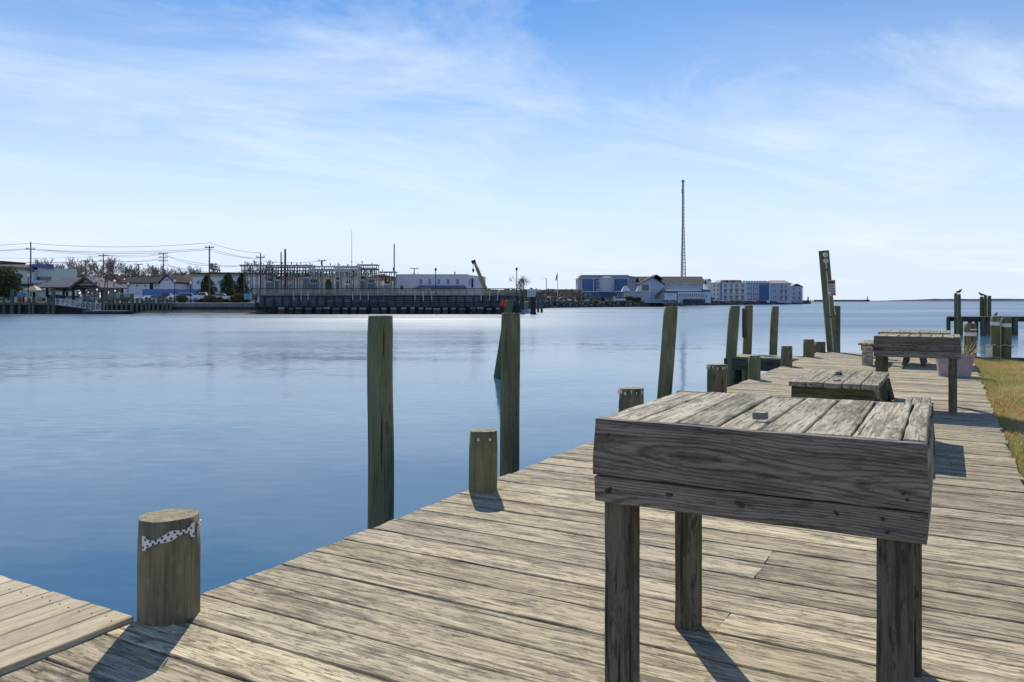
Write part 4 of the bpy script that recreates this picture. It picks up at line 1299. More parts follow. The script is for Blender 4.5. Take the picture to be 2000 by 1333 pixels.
evergreen(472, 180, 572, 535, 28, 'right evergreen of the three beside the pale pole', 4, group='row of evergreens', n=2600)
evergreen(421, 245, 550, 519, 20, 'small dark round evergreen on the skyline above the flat building', 5, 'ball', n=1200)
for i, (px, yt, wd) in enumerate(((352, 577, 14), (360, 579, 10), (408, 577, 18), (418, 580, 12), (430, 581, 10), (455, 579, 10), (464, 574, 16), (472, 576, 14), (480, 579, 12))):
    evergreen(px, 157.5, 592, yt, wd, nth(i) + ' scrubby shrub from the left along the concrete seawall', 20 + i, 'ball', M['shrub'], 'shrubs along the concrete seawall', 'shrub', 'shrub', 500)

# bare winter trees
def bare_tree_mesh(seed, h):
    rnd = random.Random(seed)
    b = MB()
    def grow(p, d, l, r, lv):
        p2 = p + d * l
        pm = p + d * l * 0.5 + Vector((rnd.gauss(0, 1), rnd.gauss(0, 1), 0)) * l * 0.05
        b.tube([p, pm, p2], [r, r * 0.85, r * 0.68], 4 if lv > 2 else 3, False)
        if lv == 0: return
        nb = 3 if lv > 1 else 2
        for k in range(nb):
            a = rnd.uniform(0, 6.283)
            sp = rnd.uniform(0.28, 0.75)
            u_ = d.orthogonal().normalized()
            v_ = d.cross(u_)
            d2 = (d * math.cos(sp) + (u_ * math.cos(a) + v_ * math.sin(a)) * math.sin(sp) + Vector((0, 0, 0.18))).normalized()
            grow(p2 if k else p + d * l * rnd.uniform(0.6, 0.95), d2, l * rnd.uniform(0.62, 0.82), max(0.042, r * rnd.uniform(0.5, 0.66)), lv - 1)
    grow(Vector((0, 0, -0.2)), Vector((rnd.gauss(0, 0.04), rnd.gauss(0, 0.04), 1)).normalized(), h * 0.27, h * 0.022, 5)
    zs = max(v[2] for v in b.v)
    k = h / zs
    b.v = [(v[0] * k, v[1] * k, v[2] * k) for v in b.v]
    return b
tm = []
for s in range(5):
    b = bare_tree_mesh(50 + s, 12.0)
    n4 = 0
    me = b.mesh('bare_tree', M['bark'])
    tm.append(me)
# the trunk (first tube) as its own mesh
trk = MB().tube([(0, 0, -0.3), (0.02, 0, 1.6), (0.05, 0.02, 3.2)], [0.34, 0.29, 0.25], 7).mesh('trunk', M['bark'])
rnd = random.Random(31)
tl = [(78, 505), (92, 501), (112, 512), (128, 514), (150, 500), (163, 512), (178, 516), (192, 508), (206, 503), (219, 500), (230, 511), (241, 514), (255, 517), (266, 516), (279, 518), (292, 514), (303, 515), (330, 520), (343, 522), (356, 526), (368, 516), (383, 522), (497, 505), (519, 508), (1019, 538), (1025, 543), (815, 531)]
for i, (px, yt) in enumerate(tl):
    Yq_ = rnd.uniform(225, 265) if px < 480 else 215 if px < 800 else 300 if px > 1000 else 230
    f = Far('bare_tree', nth(i) + ' leafless skyline tree from the left behind the houses' if px < 480 else (('left' if px < 505 else 'right') + ' bare tree seen through the substation frames' if px < 600 else (('left' if px < 1022 else 'right') + ' leafless tree above the end of the boardwalk' if px > 900 else 'small bare tree over the white building roof')), 'tree', px, Yq_, 0.95, 'leafless trees on the skyline' if px < 480 else ('bare trees behind the substation' if px < 600 else 'bare trees by the boardwalk end' if px > 900 else None))
    h = f.z(yt)
    for nm, me in (('trunk', trk), ('crown', tm[i % 5])):
        o = link(nm, me, f.o, (0, 0, 0), (0, 0, rnd.uniform(0, 6)))
        s = h / 12.0
        o.scale = (s * 1.0, s * 1.0, s)
t = Far('bare_tree', 'large leafless tree in front of the pavilion gable', 'tree', 203, 160, 0.95)
for nm, me in (('trunk', trk), ('crown', tm[2])):
    o = link(nm, me, t.o); o.scale = (0.62, 0.62, 0.56)

# hazy low wood along the skyline
wd = MB()
rnd = random.Random(77)
for k in range(9000):
    px = rnd.uniform(-150, 760) if k % 3 else rnd.uniform(945, 1140)
    Y = rnd.uniform(300, 420)
    top = 538 + 9 * mn.noise(Vector((px * 0.03, 0, 0))) if px < 760 else 568 + 6 * mn.noise(Vector((px * 0.06, 5, 0)))
    py = 588 - (588 - top) * rnd.random() ** 0.6
    p = cw(FX(px, Y), Y, FZ(py, Y))
    u_ = Vector((rnd.gauss(0, 1), rnd.gauss(0, 1), rnd.gauss(0, 1))).normalized()
    v_ = u_.orthogonal().normalized()
    s = rnd.uniform(0.5, 1.3)
    wd.add([p - u_ * s, p + v_ * s * 0.7, p + u_ * s, p - v_ * s * 0.7], [(0, 1, 2, 3)])
o = struct(wd.build('distant_wood', M['wood_far']), 'stuff')
o['label'] = 'low brown belt of distant trees along the skyline'

# ---- lamp posts
def lamp(px, Y, ytop, zb, lab, group='globe lamp posts on the far shore', globe=True):
    f = Far('street_lamp', lab, 'lamp post', px, Y, zb, group)
    h = f.z(ytop)
    MB().tube([(0, 0, 0), (0, 0, 0.5), (0, 0, 0.55), (0, 0, h - 0.55)], [0.16, 0.14, 0.09, 0.07], 8).build('pole', M['black'], f.o)
    MB().tube([(0, 0, h - 0.62), (0, 0, h - 0.5)], [0.08, 0.17], 8).build('collar', M['black'], f.o)
    MB().blob((0, 0, h - 0.26), 0.24, 0.24, 0.29, 10, 7).build('globe', M['globe'] if globe else M['black'], f.o, smooth=True)
lamp(55, 156.5, 537, 0.95, 'globe lamp post beside the dark evergreen')
lamp(222.5, 156.5, 548, 0.95, 'globe lamp post right of the pavilion')
lamp(250, 175, 553, 0.95, 'small globe lamp before the white house wall')
lamp(341, 156.5, 547, 0.95, 'globe lamp post at the right gable of the white house')
lamp(372.5, 160, 551, 0.95, 'globe lamp post by the white station wagon')
ZB = FZ(577, 155)
lamp(690, 156.5, 528, ZB, 'dark lamp post on the boardwalk before the substation', globe=False)
lamp(851, 156.5, 524, ZB, 'dark lamp post on the boardwalk before the white building', globe=False)
lamp(1009, 156.5, 523, ZB, 'dark lamp post at the right end of the boardwalk', globe=False)
f = Far('street_light', 'thin street light with arm left of the flagpole', 'lamp post', 1067, 300, 0.95)
MB().tube([(0, 0, 0), (0, 0, f.z(544))], 0.12, 6).build('pole', M['pole'], f.o)
MB().tube([(0, 0, f.z(545)), (-1.2, 0, f.z(543))], 0.07, 5).build('arm', M['galv'], f.o)
f = Far('flagpole', 'white flagpole with limp dark flag above the tan building', 'flagpole', 1089, 305, 0.95)
MB().tube([(0, 0, 0), (0, 0, f.z(533))], [0.14, 0.10], 6).build('pole', M['white'], f.o)
MB().add([(f.x(1088.5), 0.05, f.z(536)), (f.x(1087), 0.3, f.z(537)), (f.x(1084.5), -0.2, f.z(548)), (f.x(1086), 0.1, f.z(549)), (f.x(1088), 0.2, f.z(545)), (f.x(1088.6), 0.25, f.z(536.5)), (f.x(1086), 0.4, f.z(548))],
         [(0, 1, 2, 3, 4), (0, 4, 6, 5), (1, 5, 6, 2), (0, 5, 1), (2, 6, 3), (3, 6, 4)]).build('flag', M['roofbrown'], f.o)

# ---- utility poles and cables
heads = {}
def upole(px, Y, ytop, lab, arms=((2, 0),), can=False, zb=0.95, thick=0.17):
    f = Far('utility_pole', lab, 'utility pole', px, Y, zb, 'utility poles')
    h = f.z(ytop)
    MB().tube([(0, 0, 0), (0, 0, h)], [thick * 1.25, thick * 0.8], 8).build('pole', M['pole'], f.o)
    for off, tw in arms:
        zz = h - off * Y / F
        wa = 8.5 * Y / F
        ca = MB().box(-wa, wa, -0.12, 0.02, zz - 0.09, zz + 0.09).build('crossarm', M['pole'], f.o, rot=(0, 0, tw))
        for k in (-1, -0.6, 0.6, 1):
            MB().tube([(wa * k * 0.95, -0.05, zz + 0.09), (wa * k * 0.95, -0.05, zz + 0.38)], [0.05, 0.07], 5).build('insulator', M['steel'], ca)
    if can:
        MB().tube([(0.55, 0, h - 5.2), (0.55, 0, h - 3.9)], 0.36, 10).build('transformer', M['steel'], f.o)
    heads[px] = cw(FX(px, Y), Y, zb + h)
upole(60, 190, 473, 'tall utility pole above the blue roof panels far left', ((14, 0),))
upole(202, 232, 496, 'utility pole with double crossarm above the bare trees', ((4, 0.2), (14, 0.2)))
upole(319, 225, 494, 'utility pole with three crossarms above the white house gable', ((2, 0.1), (9, 0.1), (16, 0.1)))
upole(409, 172, 480, 'utility pole with transformer standing among the evergreens', ((4, 0.1),), True)
upole(477, 172, 517, 'short pale pole beside the right evergreen', ((3, 0),))
upole(509, 184, 495, 'utility pole at the left end of the substation', ((8, 0),))
upole(629, 186, 508, 'utility pole in the middle of the substation', ((2, 0),))
upole(167, 250, 508, 'small distant utility pole left of the double crossarm pole', ((2, 0),))
upole(271, 250, 516, 'small distant utility pole among the bare trees', ((1, 0),))
upole(809, 250, 524, 'small distant pole with crossarm over the white building', ((1, 0.2),))
for px, yt, th_, lab in ((549, 494, 0.14, 'thin bare pole left of the thick one at the substation'), (557, 488, 0.22, 'thick bare pole rising above the substation'), (770, 478, 0.13, 'tall bare pole at the right end of the substation')):
    f = Far('bare_pole', lab, 'pole', px, 182, 0.95)
    MB().tube([(0, 0, 0), (0, 0, f.z(yt) - 0.1)], [th_ * 1.3, th_], 8).build('pole', M['pole'] if th_ > 0.13 else M['steel'], f.o)
    MB().tube([(0, 0, f.z(yt) - 0.1), (0, 0, f.z(yt) + 0.3)], [th_ * 1.15, 0.03], 8).build('cap', M['steel'], f.o)
f = Far('whip_antenna', 'very thin tall whip antenna behind the substation', 'antenna', 687, 190, 0.95)
MB().tube([(0, 0, 0), (0, 0, f.z(520)), (0, 0, f.z(448))], [0.12, 0.07, 0.03], 6).build('mast', M['steel'], f.o)
MB().tube([(0, 0, f.z(512)), (0, 0, f.z(511))], [0.2, 0.2], 6).build('collar', M['steel'], f.o)
ci = [0]
def cable(a, b, sag, lab, rad_=0.035):
    a, b = Vector(a), Vector(b)
    pts = []
    for k in range(17):
        t_ = k / 16
        p = a.lerp(b, t_)
        p.z -= sag * 4 * t_ * (1 - t_)
        pts.append(p - a)
    o = MB().tube(pts, rad_, 4).build('power_cable', M['wire'], None, a)
    tag(o, lab, 'cable', 'overhead power cables')
H = heads
off = lambda v, dx, dz: v + cw(dx, 0, dz)
lv = ('top', 'left wire', 'right wire')
for (dx, dz), l_ in zip(((0.1, -0.3), (-0.9, -1.6), (0.9, -1.7)), lv):
    cable(off(H[60], dx, dz), off(H[409], dx, dz + 0.9), 0.9 + dx * 0.15, l_ + ' power cable from the far left pole to the transformer pole')
    cable(off(H[60], dx, dz), cw(FX(-320, 200), 200, H[60].z + dz - 0.4), 0.6, l_ + ' power cable leaving the picture left of the far left pole')
    cable(off(H[409], dx, dz + 0.9), off(H[509], dx, dz + 0.4), 0.5, l_ + ' power cable from transformer pole to the substation end pole')
    cable(off(H[319], dx, dz), off(H[202], dx, dz), 0.8, l_ + ' power cable from double crossarm pole to three crossarm pole')
    cable(off(H[319], dx, dz * 2), off(H[477], dx, dz), 0.9, l_ + ' power cable from three crossarm pole to the short pale pole')
    cable(off(H[202], dx, dz - 0.5), cw(FX(-250, 240), 240, H[202].z + dz + 1.0), 1.0, l_ + ' power cable left of the double crossarm pole')
for dz, l_ in ((0.0, 'upper'), (-2.2, 'middle'), (-4.2, 'lower')):
    cable(off(H[319], 0, dz - 0.3), off(H[409], 0, dz - 4.4), 0.8, l_ + ' service cable from three crossarm pole to the transformer pole')
    cable(off(H[409], 0, dz - 4.4), off(H[509], 0, dz * 0.4 - 1.8), 0.7, l_ + ' service cable right of the transformer pole')
cable(off(H[509], 0, -1.8), off(H[629], 0, -0.2), 0.5, 'power cable crossing over the substation frames')
cable(off(H[60], 0, -1.8), off(H[319], 0, -0.3), 0.9, 'long power cable from far left pole to three crossarm pole')

# ---- substation
rnd = random.Random(5)
def gantry(a, b, yt, yl, Y, nposts, lab, mat, extra=True):
    f = Far('substation_frame', lab, 'steel frame', (a + b) / 2, Y, 0.95, 'steel frames of the substation')
    for k in range(nposts):
        px = a + (b - a) * k / (nposts - 1)
        f.box('post', mat, px - 0.75, px + 0.75, yt, 588, 0, 0.18)
        f.box('rear_post', mat, px - 0.6, px + 0.6, yt, 588, 2.6, 2.75)
    for d_ in (-0.03, 2.58):
        f.box('beam', mat, a - 3, b + 3, yt - 0.3, yt + 1.5, d_, d_ + 0.2)
        f.box('beam', mat, a - 1, b + 1, yl, yl + 1.2, d_, d_ + 0.2)
    br = MB()
    for k in range(nposts - 1):
        p0, p1 = a + (b - a) * k / (nposts - 1), a + (b - a) * (k + 1) / (nposts - 1)
        z0, z1 = f.z(yl), f.z(yl + 10)
        br.beam((f.x(p0), 0.1, z0), (f.x(p1), 0.1, z1), 0.09)
        br.beam((f.x(p1), 0.1, z0), (f.x(p0), 0.1, z1), 0.09)
    br.build('bracing', mat, f.o)
    if extra:
        n = int((b - a) / 6)
        for k in range(n):
            px = a + (b - a) * (k + 0.5) / n
            zz = f.z(yt) + 0.15
            hh_ = rnd.uniform(0.3, 1.0)
            if k % 3 == 0: MB().tube([(f.x(px), 1.2, zz), (f.x(px), 1.2, zz + hh_ * 0.5), (f.x(px), 1.2, zz + hh_)], [0.06, 0.13, 0.05], 6).build('insulator', M['steel'], f.o)
            zz = f.z(yl) - 0.05
            MB().tube([(f.x(px), 0.3, zz), (f.x(px), 0.3, zz - 1.0)], [0.12, 0.08], 6).build('insulator', M['roofbrown'], f.o)
gantry(472, 606, 518, 528, 180, 14, 'wide dark substation frame on the left behind the railing', M['steel'])
gantry(520, 604, 521.5, 533, 183, 8, 'second substation frame just behind the wide left one', M['steel'])
gantry(604, 700, 520, 528, 178, 11, 'crowded pale substation frame in the middle', M['galv'])
gantry(610, 735, 526, 534, 186, 12, 'rear lattice frame in the middle of the substation', M['steel'])
gantry(655, 698, 522, 530, 174, 6, 'small front frame below the whip antenna', M['galv'])
gantry(702, 735, 517, 524, 178, 5, 'tallest narrow substation frame right of the antenna', M['steel'])
gantry(742, 770, 531, 540, 180, 4, 'low lattice frame at the right end of the substation', M['roofbrown'])
for i, (px, ya, wd_, mt) in enumerate(((525, 543, 9, 'greyblue'), (541, 540, 9, 'greyblue'), (598, 535, 12, 'greyblue'), (612, 546, 16, 'midblue'), (640, 545, 10, 'roofbrown'), (660, 541, 9, 'greyblue'), (679, 548, 9, 'white'), (708, 540, 9, 'greyblue'), (725, 546, 14, 'midblue'), (755, 548, 12, 'galv'))):
    f = Far('transformer', nth(i) + ' transformer tank from the left in the substation', 'transformer', px, 176, 0.95, 'transformer tanks of the substation')
    f.box('tank', M[mt], px - wd_ / 2, px + wd_ / 2, ya + 6, 588, 0, 1.4)
    for k in range(4):
        q_ = px - wd_ / 2 + wd_ * (k + 0.5) / 4
        f.box('cooling_fin', M['steel'], q_ - 0.35, q_ + 0.35, ya + 9, 574, -0.3, -0.02)
    for k in (-1, 0, 1):
        x_ = f.x(px + k * wd_ * 0.3)
        MB().tube([(x_, 0.7, f.z(ya + 6)), (x_, 0.7, f.z(ya + 3)), (x_, 0.7, f.z(ya))], [0.17, 0.22, 0.07], 7).build('bushing', M['roofbrown'], f.o)
f = Far('substation_wall', 'pale lavender block wall behind the substation railing', 'wall', 620, 190, 0.95)
for k in range(16):
    f.box('panel', M['lav'], 484 + k * 18, 501.6 + k * 18, 556 + (k % 4 == 2) * 2, 589, 0, 0.3)

# ---- white building right of the substation
f = Far('white_building', 'long white flat roofed building with five windows and blue awning', 'building', 850, 186, 0.95)
f.box('wall', M['lav'], 774, 914, 537.5, 590, 0, 9)
f.box('parapet', M['offw'], 773, 915, 536, 538, -0.15, 9.2)
wx0, wx1 = f.x(914), f.x(946)
MB().add([(wx0, 0, 0), (wx1, 3.5, 0), (wx1, 9, 0), (wx0, 9, 0), (wx0, 0, f.z(537.5)), (wx1, 3.5, f.z(540)), (wx1, 9, f.z(540)), (wx0, 9, f.z(537.5))],
         [(0, 1, 5, 4), (1, 2, 6, 5), (2, 3, 7, 6), (4, 5, 6, 7), (3, 0, 4, 7)]).build('wing_wall', M['lav'], f.o)
for px in (822, 839.5, 857, 875.5, 893.5):
    f.window(px - 3.2, px + 3.2, 545, 556, 0)
for px in (913.2, 917.5):
    f.window(px - 1.6, px + 1.6, 545, 557, 0.25)
f.box('door', M['black'], 921, 924, 544, 562, 0.6, 1.2)
f.poly('awning', M['roofblue'], [(812, 564), (911, 564), (908, 558), (820, 558)], -1.8, -0.05)
f.box('white_panel', M['white'], 827, 844, 563.4, 566, -2.4, -2.3)
f.box('small_window', M['glass'], 782, 788, 558, 566, -0.05, 0.05)
f.box('chimney', M['galv'], 885, 888, 530.5, 536.2, 3, 3.6)
# ---- crane
f = Far('crane', 'yellow telescopic crane boom rising right of the white building', 'crane', 948, 176, 0.95)
A, B = Vector((f.x(951), 0, f.z(572))), Vector((f.x(926), 0, f.z(511)))
dv = B - A
MB().beam(A, A + dv * 0.5, 0.66).build('boom_base', M['yellow'], f.o)
MB().beam(A + dv * 0.48, A + dv * 0.8, 0.54).build('boom_section', M['yellow'], f.o)
MB().beam(A + dv * 0.78, B, 0.42).build('boom_tip', M['yellow'], f.o)
MB().beam((f.x(921), 0, f.z(513)), (f.x(929), 0, f.z(510.5)), 0.55).build('head', M['black'], f.o)
hk = MB().tube([(f.x(924), 0, f.z(514)), (f.x(924), 0, f.z(526))], 0.05, 4).build('hoist_line', M['wire'], f.o)
MB().tube([(f.x(924), 0, f.z(525)), (f.x(924), 0, f.z(527)), (f.x(924.5), 0, f.z(530)), (f.x(924), 0, f.z(533))], [0.1, 0.28, 0.2, 0.06], 6).build('hook_block', M['black'], hk)
f.box('cab', M['yellow'], 944, 958, 565, 582, -1, 1.5)
f.box('carrier', M['steel'], 932, 975, 580, 589, -1.2, 1.6)

# ---- boardwalk on the far shore
f = Far('boardwalk', 'long raised timber boardwalk with railing along the far shore', 'boardwalk', 750, 154.3, WZ)
A_, B_ = 492, 1016
for k in range(33):
    f.box('deck_panel', M['railwood'], A_ + k * 16 - 0.1 * 0, A_ + k * 16 + 15.7, 576.3, 578, -0.3, 4.5)
for k in range(6):
    z0 = 578 + k * 3.6
    for j in range(4):
        o = f.box('plank', M['darkplank'], A_ + 14 + j * 127, A_ + 14 + j * 127 + 126.6, z0 + 0.12, z0 + 3.45, 0.05 + 0.02 * (k % 2), 0.3)
        v = rnd.uniform(0.7, 1.5)
        o.color = (v, v * rnd.uniform(0.95, 1.1), v * rnd.uniform(0.9, 1.2), 1)
f.box('footing_wall', M['wet'], A_ + 2, B_ - 2, 599.5, 618, 0.5, 3.5)
for k in range(36):
    px = A_ + k * (B_ - A_) / 35
    f.box('rail_post', M['railwood'], px - 0.5, px + 0.5, 564, 577, -0.25, -0.08)
f.box('top_rail', M['black'], A_, B_, 563.6, 564.9, -0.3, -0.02)
f.box('mid_rail', M['railwood'], A_, B_, 567.2, 567.9, -0.22, -0.1)
f.box('low_rail', M['railwood'], A_, B_, 574.4, 575.2, -0.22, -0.1)
for k in range(70):
    px = A_ + 3.7 + k * 7.43
    f.box('baluster', M['railwood'], px - 0.18, px + 0.18, 565, 574.5, -0.2, -0.14)
for k in range(36):
    px = A_ + k * (B_ - A_) / 35
    f.box('rear_post', M['tan'], px - 0.45, px + 0.45, 565.5, 577, 4.2, 4.35)
for k in range(5):
    f.box('rear_rail', M['tan'], A_, B_, 565.8 + k * 2.1, 566.9 + k * 2.1, 4.0, 4.15)
for px in (575, 589, 603, 690, 704.5, 720, 811, 827, 843.5, 940, 956.5, 972):
    f.box('ladder_pipe', M['galv'], px - 0.8, px + 0.8, 569, 587, -0.45, -0.32)
for px in range(500, 1012, 17):
    f.box('pile', M['wet'], px - 1.6, px + 1.6, 578, 614, -0.1, 0.04)
st = Far('ramp', 'grey ramp with handrail climbing to the left end of the boardwalk', 'ramp', 488, 157, 0.95)
st.poly('slope', M['railwood'], [(478, 586), (478, 584), (494, 575.5), (494, 586)], 0, 3.0)
MB().beam((st.x(478), 0, st.z(573)), (st.x(494), 0, st.z(564)), 0.12).build('handrail', M['black'], st.o)
for px in (478, 483, 488.5):
    zt_ = 573 - (px - 478) * 0.56
    st.box('rail_post', M['railwood'], px - 0.4, px + 0.4, zt_, zt_ + 11, 0.02, 0.15)
tb = Far('teal_box', 'teal utility cabinet left of the boardwalk ramp', 'cabinet', 483, 156.3, 0.95)
tb.box('cabinet', M['teal'], 476.5, 489.5, 574, 585.5, 0, 0.5)
tb.box('frame', M['alu'], 489.8, 491, 573, 586, 0, 0.1)
# concrete blocks at its foot
rnd = random.Random(9)
px = 548.0
i = 0
while px < 985:
    wd_ = rnd.uniform(9, 15)
    Yq_ = 152.5 + rnd.uniform(-0.6, 0.6)
    h0, h1_ = rnd.uniform(600.3, 602.5), 612
    f = Far('concrete_block', nth(i) + ' concrete block from the left at the foot of the boardwalk', 'concrete block', px, Yq_, FZ(612, Yq_), 'concrete blocks at the foot of the boardwalk')
    X0, X1, Z1 = f.x(px - wd_ / 2), f.x(px + wd_ / 2), f.z(h0)
    b = MB()
    b.add([(X0, 0, -0.4), (X1, 0.1, -0.4), (X1, 1.1, -0.4), (X0, 1.1, -0.4), (X0 + 0.06, 0.12, Z1 * 0.72), (X1 - 0.05, 0.16, Z1 * 0.70), (X1 - 0.05, 1.0, Z1 * 0.7), (X0 + 0.06, 1.0, Z1 * 0.72)],
          [(0, 3, 2, 1), (0, 1, 5, 4), (1, 2, 6, 5), (2, 3, 7, 6), (3, 0, 4, 7), (4, 5, 6, 7)])
    b.build('base', M['wet'] if rnd.random() < 0.75 else M['rock'], f.o, rot=(0, 0, rnd.uniform(-0.1, 0.1)))
    MB().box(X0 + 0.08, X1 - 0.07, 0.18, 0.98, Z1 * 0.7 + 0.02, Z1).build('cap', M['concrete'] if rnd.random() < 0.6 else M['concdark'], f.o)
    px += wd_ + rnd.uniform(1.5, 9)
    i += 1

# ---- daymark, dolphins, little boat
f = Far('channel_marker', 'red triangular channel marker on a dark pile', 'channel marker', 981, 148, WZ)
MB().tube([(0, 0, -1.5), (0, 0, f.z(597))], 0.5, 10).build('pile', M['darkred'], f.o)
f.poly('red_triangle', M['red'], [(975, 597.5), (988, 597.5), (985.5, 590), (981.8, 582.5), (978, 590)], -0.6, -0.52)
f = Far('dolphin_pile', 'thick dark red pile in the water right of the channel marker', 'piling', 1041.5, 150, WZ)
MB().tube([(0, 0, -1.5), (0, 0, 0.3), (0, 0, 0.32), (0, 0, f.z(580))], [0.62, 0.6, 0.52, 0.5], 12).build('pile', M['darkred'], f.o)
MB().box(f.x(1030), f.x(1046), -0.05, 0.05, f.z(580), f.z(565)).build('sign_board', M['white'], f.o, (0, 0.8, 0))
for k in range(3):
    MB().box(f.x(1031.5 + k * 4.6), f.x(1034.6 + k * 4.6), -0.02, 0.01, f.z(578), f.z(567)).build('sign_mark', M['greyblue'], f.o, (0, 0.73, 0))
for i, (px, yt) in enumerate(((1017, 566), (1022, 568), (1034, 580), (1051, 570), (1058, 577))):
    Yq_ = 160 if px < 1030 else 175
    t = thing('shore_piling', nth(i) + ' green piling from the left at the boardwalk end', 'piling', cw(FX(px, Yq_), Yq_, 0), 0, 'pilings at the boardwalk end')
    link('pile', pile_mesh(0.28, WZ - 1, FZ(yt, Yq_), 300 + px, 0.05, (0, 0), 9, 0.0, 0.5), t).data.materials[0] = M['farpile']
f = Far('small_boat', 'small pale blue skiff moored at the boardwalk end', 'boat', 1027, 158, WZ)
b = MB()
secs = []
for t_, w_, z0_, z1_ in ((-1.0, 0.55, -0.15, 0.75), (-0.4, 0.75, -0.2, 0.72), (0.3, 0.7, -0.18, 0.8), (0.8, 0.35, -0.05, 0.95), (1.0, 0.04, 0.3, 1.05)):
    x_ = t_ * 1.0
    secs.append([(x_, -w_, z1_), (x_, -w_ * 0.7, z0_), (x_, w_ * 0.7, z0_), (x_, w_, z1_), (x_, w_ * 0.88, z1_), (x_, w_ * 0.6, z0_ + 0.15), (x_, -w_ * 0.6, z0_ + 0.15), (x_, -w_ * 0.88, z1_)])
for s_ in secs: b.v += s_
for i in range(4):
    for k in range(8):
        b.f.append((i * 8 + k, i * 8 + (k + 1) % 8, (i + 1) * 8 + (k + 1) % 8, (i + 1) * 8 + k))
b.f += [tuple(range(8)), tuple(range(39, 31, -1))]
b.m = [0] * len(b.f)
b.build('hull', M['paleblue'], f.o, smooth=False)
MB().box(-0.5, -0.2, -0.55, 0.55, 0.4, 0.46).build('thwart', M['white'], f.o)

# ---- parked cars
def car_meshes(kind):
    L, Hh = 4.6, {'suv': 1.70, 'sedan': 1.45, 'pickup': 1.80, 'van': 1.95}[kind]
    W = 1.82
    if kind == 'suv':
        pr = [(-2.3, 0.35), (2.3, 0.35), (2.32, 0.75), (2.2, 0.95), (1.15, 1.05), (0.55, Hh - 0.02), (-1.75, Hh), (-2.2, 1.10), (-2.32, 0.9)]
        cab = [(1.0, 1.06), (0.52, Hh - 0.10), (-1.72, Hh - 0.09), (-2.05, 1.10)]
    elif kind == 'sedan':
        pr = [(-2.3, 0.32), (2.3, 0.32), (2.32, 0.65), (2.15, 0.82), (1.05, 0.95), (0.35, Hh - 0.02), (-1.0, Hh), (-1.75, 1.02), (-2.25, 0.95)]
        cab = [(0.95, 0.96), (0.32, Hh - 0.09), (-1.0, Hh - 0.08), (-1.6, 1.02)]
    elif kind == 'van':
        pr = [(-2.3, 0.35), (2.3, 0.35), (2.32, 0.8), (2.1, 1.05), (1.55, 1.15), (1.0, Hh - 0.03), (-2.2, Hh), (-2.32, 1.0)]
        cab = [(1.45, 1.16), (0.97, Hh - 0.12), (-2.1, Hh - 0.11), (-2.2, 1.16)]
    else:
        pr = [(-2.6, 0.5), (2.5, 0.5), (2.52, 0.95), (2.4, 1.12), (1.35, 1.18), (0.8, Hh - 0.02), (-0.45, Hh), (-0.75, 1.18), (-2.6, 1.15)]
        cab = [(1.25, 1.19), (0.78, Hh - 0.10), (-0.42, Hh - 0.09), (-0.62, 1.19)]
    hw = W / 2
    b = MB()
    n = len(pr)
    def y_at(z): return hw if z < 1.0 else hw - (z - 1.0) * 0.22
    b.v = [(x, -y_at(z), z) for x, z in pr] + [(x, y_at(z), z) for x, z in pr]
    b.f = [tuple(range(n)), tuple(range(2 * n - 1, n - 1, -1))] + [((i + 1) % n, i, i + n, (i + 1) % n + n) for i in range(n)]
    b.m = [0] * len(b.f)
    body = b.mesh('body', M['carpaint'])
    c = MB()
    for s in (-1, 1):
        vs = [(x, s * (y_at(z) + 0.012), z) for x, z in cab]
        vs += [(x, s * (y_at(z) - 0.02), z) for x, z in cab]
        c.add(vs, [(0, 1, 2, 3) if s > 0 else (3, 2, 1, 0)] + [(i, (i + 1) % 4, (i + 1) % 4 + 4, i + 4) for i in range(4)])
    gl = c.mesh('side_window', M['glass'])
    ws = MB()
    (xa, za), (xb, zb) = cab[0], cab[1]
    ws.add([(xa + 0.10, -0.72, za + 0.01), (xa + 0.10, 0.72, za + 0.01), (xb + 0.08, 0.66, zb + 0.02), (xb + 0.08, -0.66, zb + 0.02), (xa, -0.7, za), (xa, 0.7, za), (xb, 0.6, zb), (xb, -0.6, zb)],
           [(0, 1, 2, 3), (0, 4, 5, 1), (2, 6, 7, 3), (1, 5, 6, 2), (3, 7, 4, 0)])
    wsm = ws.mesh('windscreen', M['glass'])
    ty = MB().tube([(0, -0.11, 0), (0, 0.11, 0)], 0.34, 14).mesh('tyre', M['tyre'])
    ri = MB().tube([(0, -0.118, 0), (0, 0.118, 0)], 0.20, 10).mesh('rim', M['rim'])
    hl = MB().box(-0.04, 0.04, -0.16, 0.16, -0.07, 0.07).mesh('headlight', M['white'])
    tl_ = MB().box(-0.04, 0.04, -0.12, 0.12, -0.10, 0.10).mesh('tail_light', M['signred'])
    return body, gl, wsm, ty, ri, hl, tl_
CM = {k: car_meshes(k) for k in ('suv', 'sedan', 'pickup', 'van')}
def car(px, Y, kind, rz, colr, lab, zb=0.95):
    t = thing('parked_car', lab, 'pickup' if kind == 'pickup' else 'van' if kind == 'van' else 'car', cw(FX(px, Y), Y, zb), TH + rz, 'cars parked on the far shore')
    body, gl, wsm, ty, ri, hl, tl_ = CM[kind]
    bo = link('body', body, t); bo.color = tuple(colr) + (1,)
    link('side_window', gl, t); link('windscreen', wsm, t)
    for sx in (-1.4, 1.42):
        for sy in (-0.84, 0.84):
            w = link('wheel', ty, t, (sx, sy, 0.34)); link('rim', ri, w)
    for sy in (-0.62, 0.62):
        link('headlight', hl, t, (2.30 if kind != 'pickup' else 2.50, sy, 0.82)); link('tail_light', tl_, t, (-2.31 if kind != 'pickup' else -2.6, sy, 0.95))
W_, S_ = (0.75, 0.76, 0.80), (0.45, 0.47, 0.50)
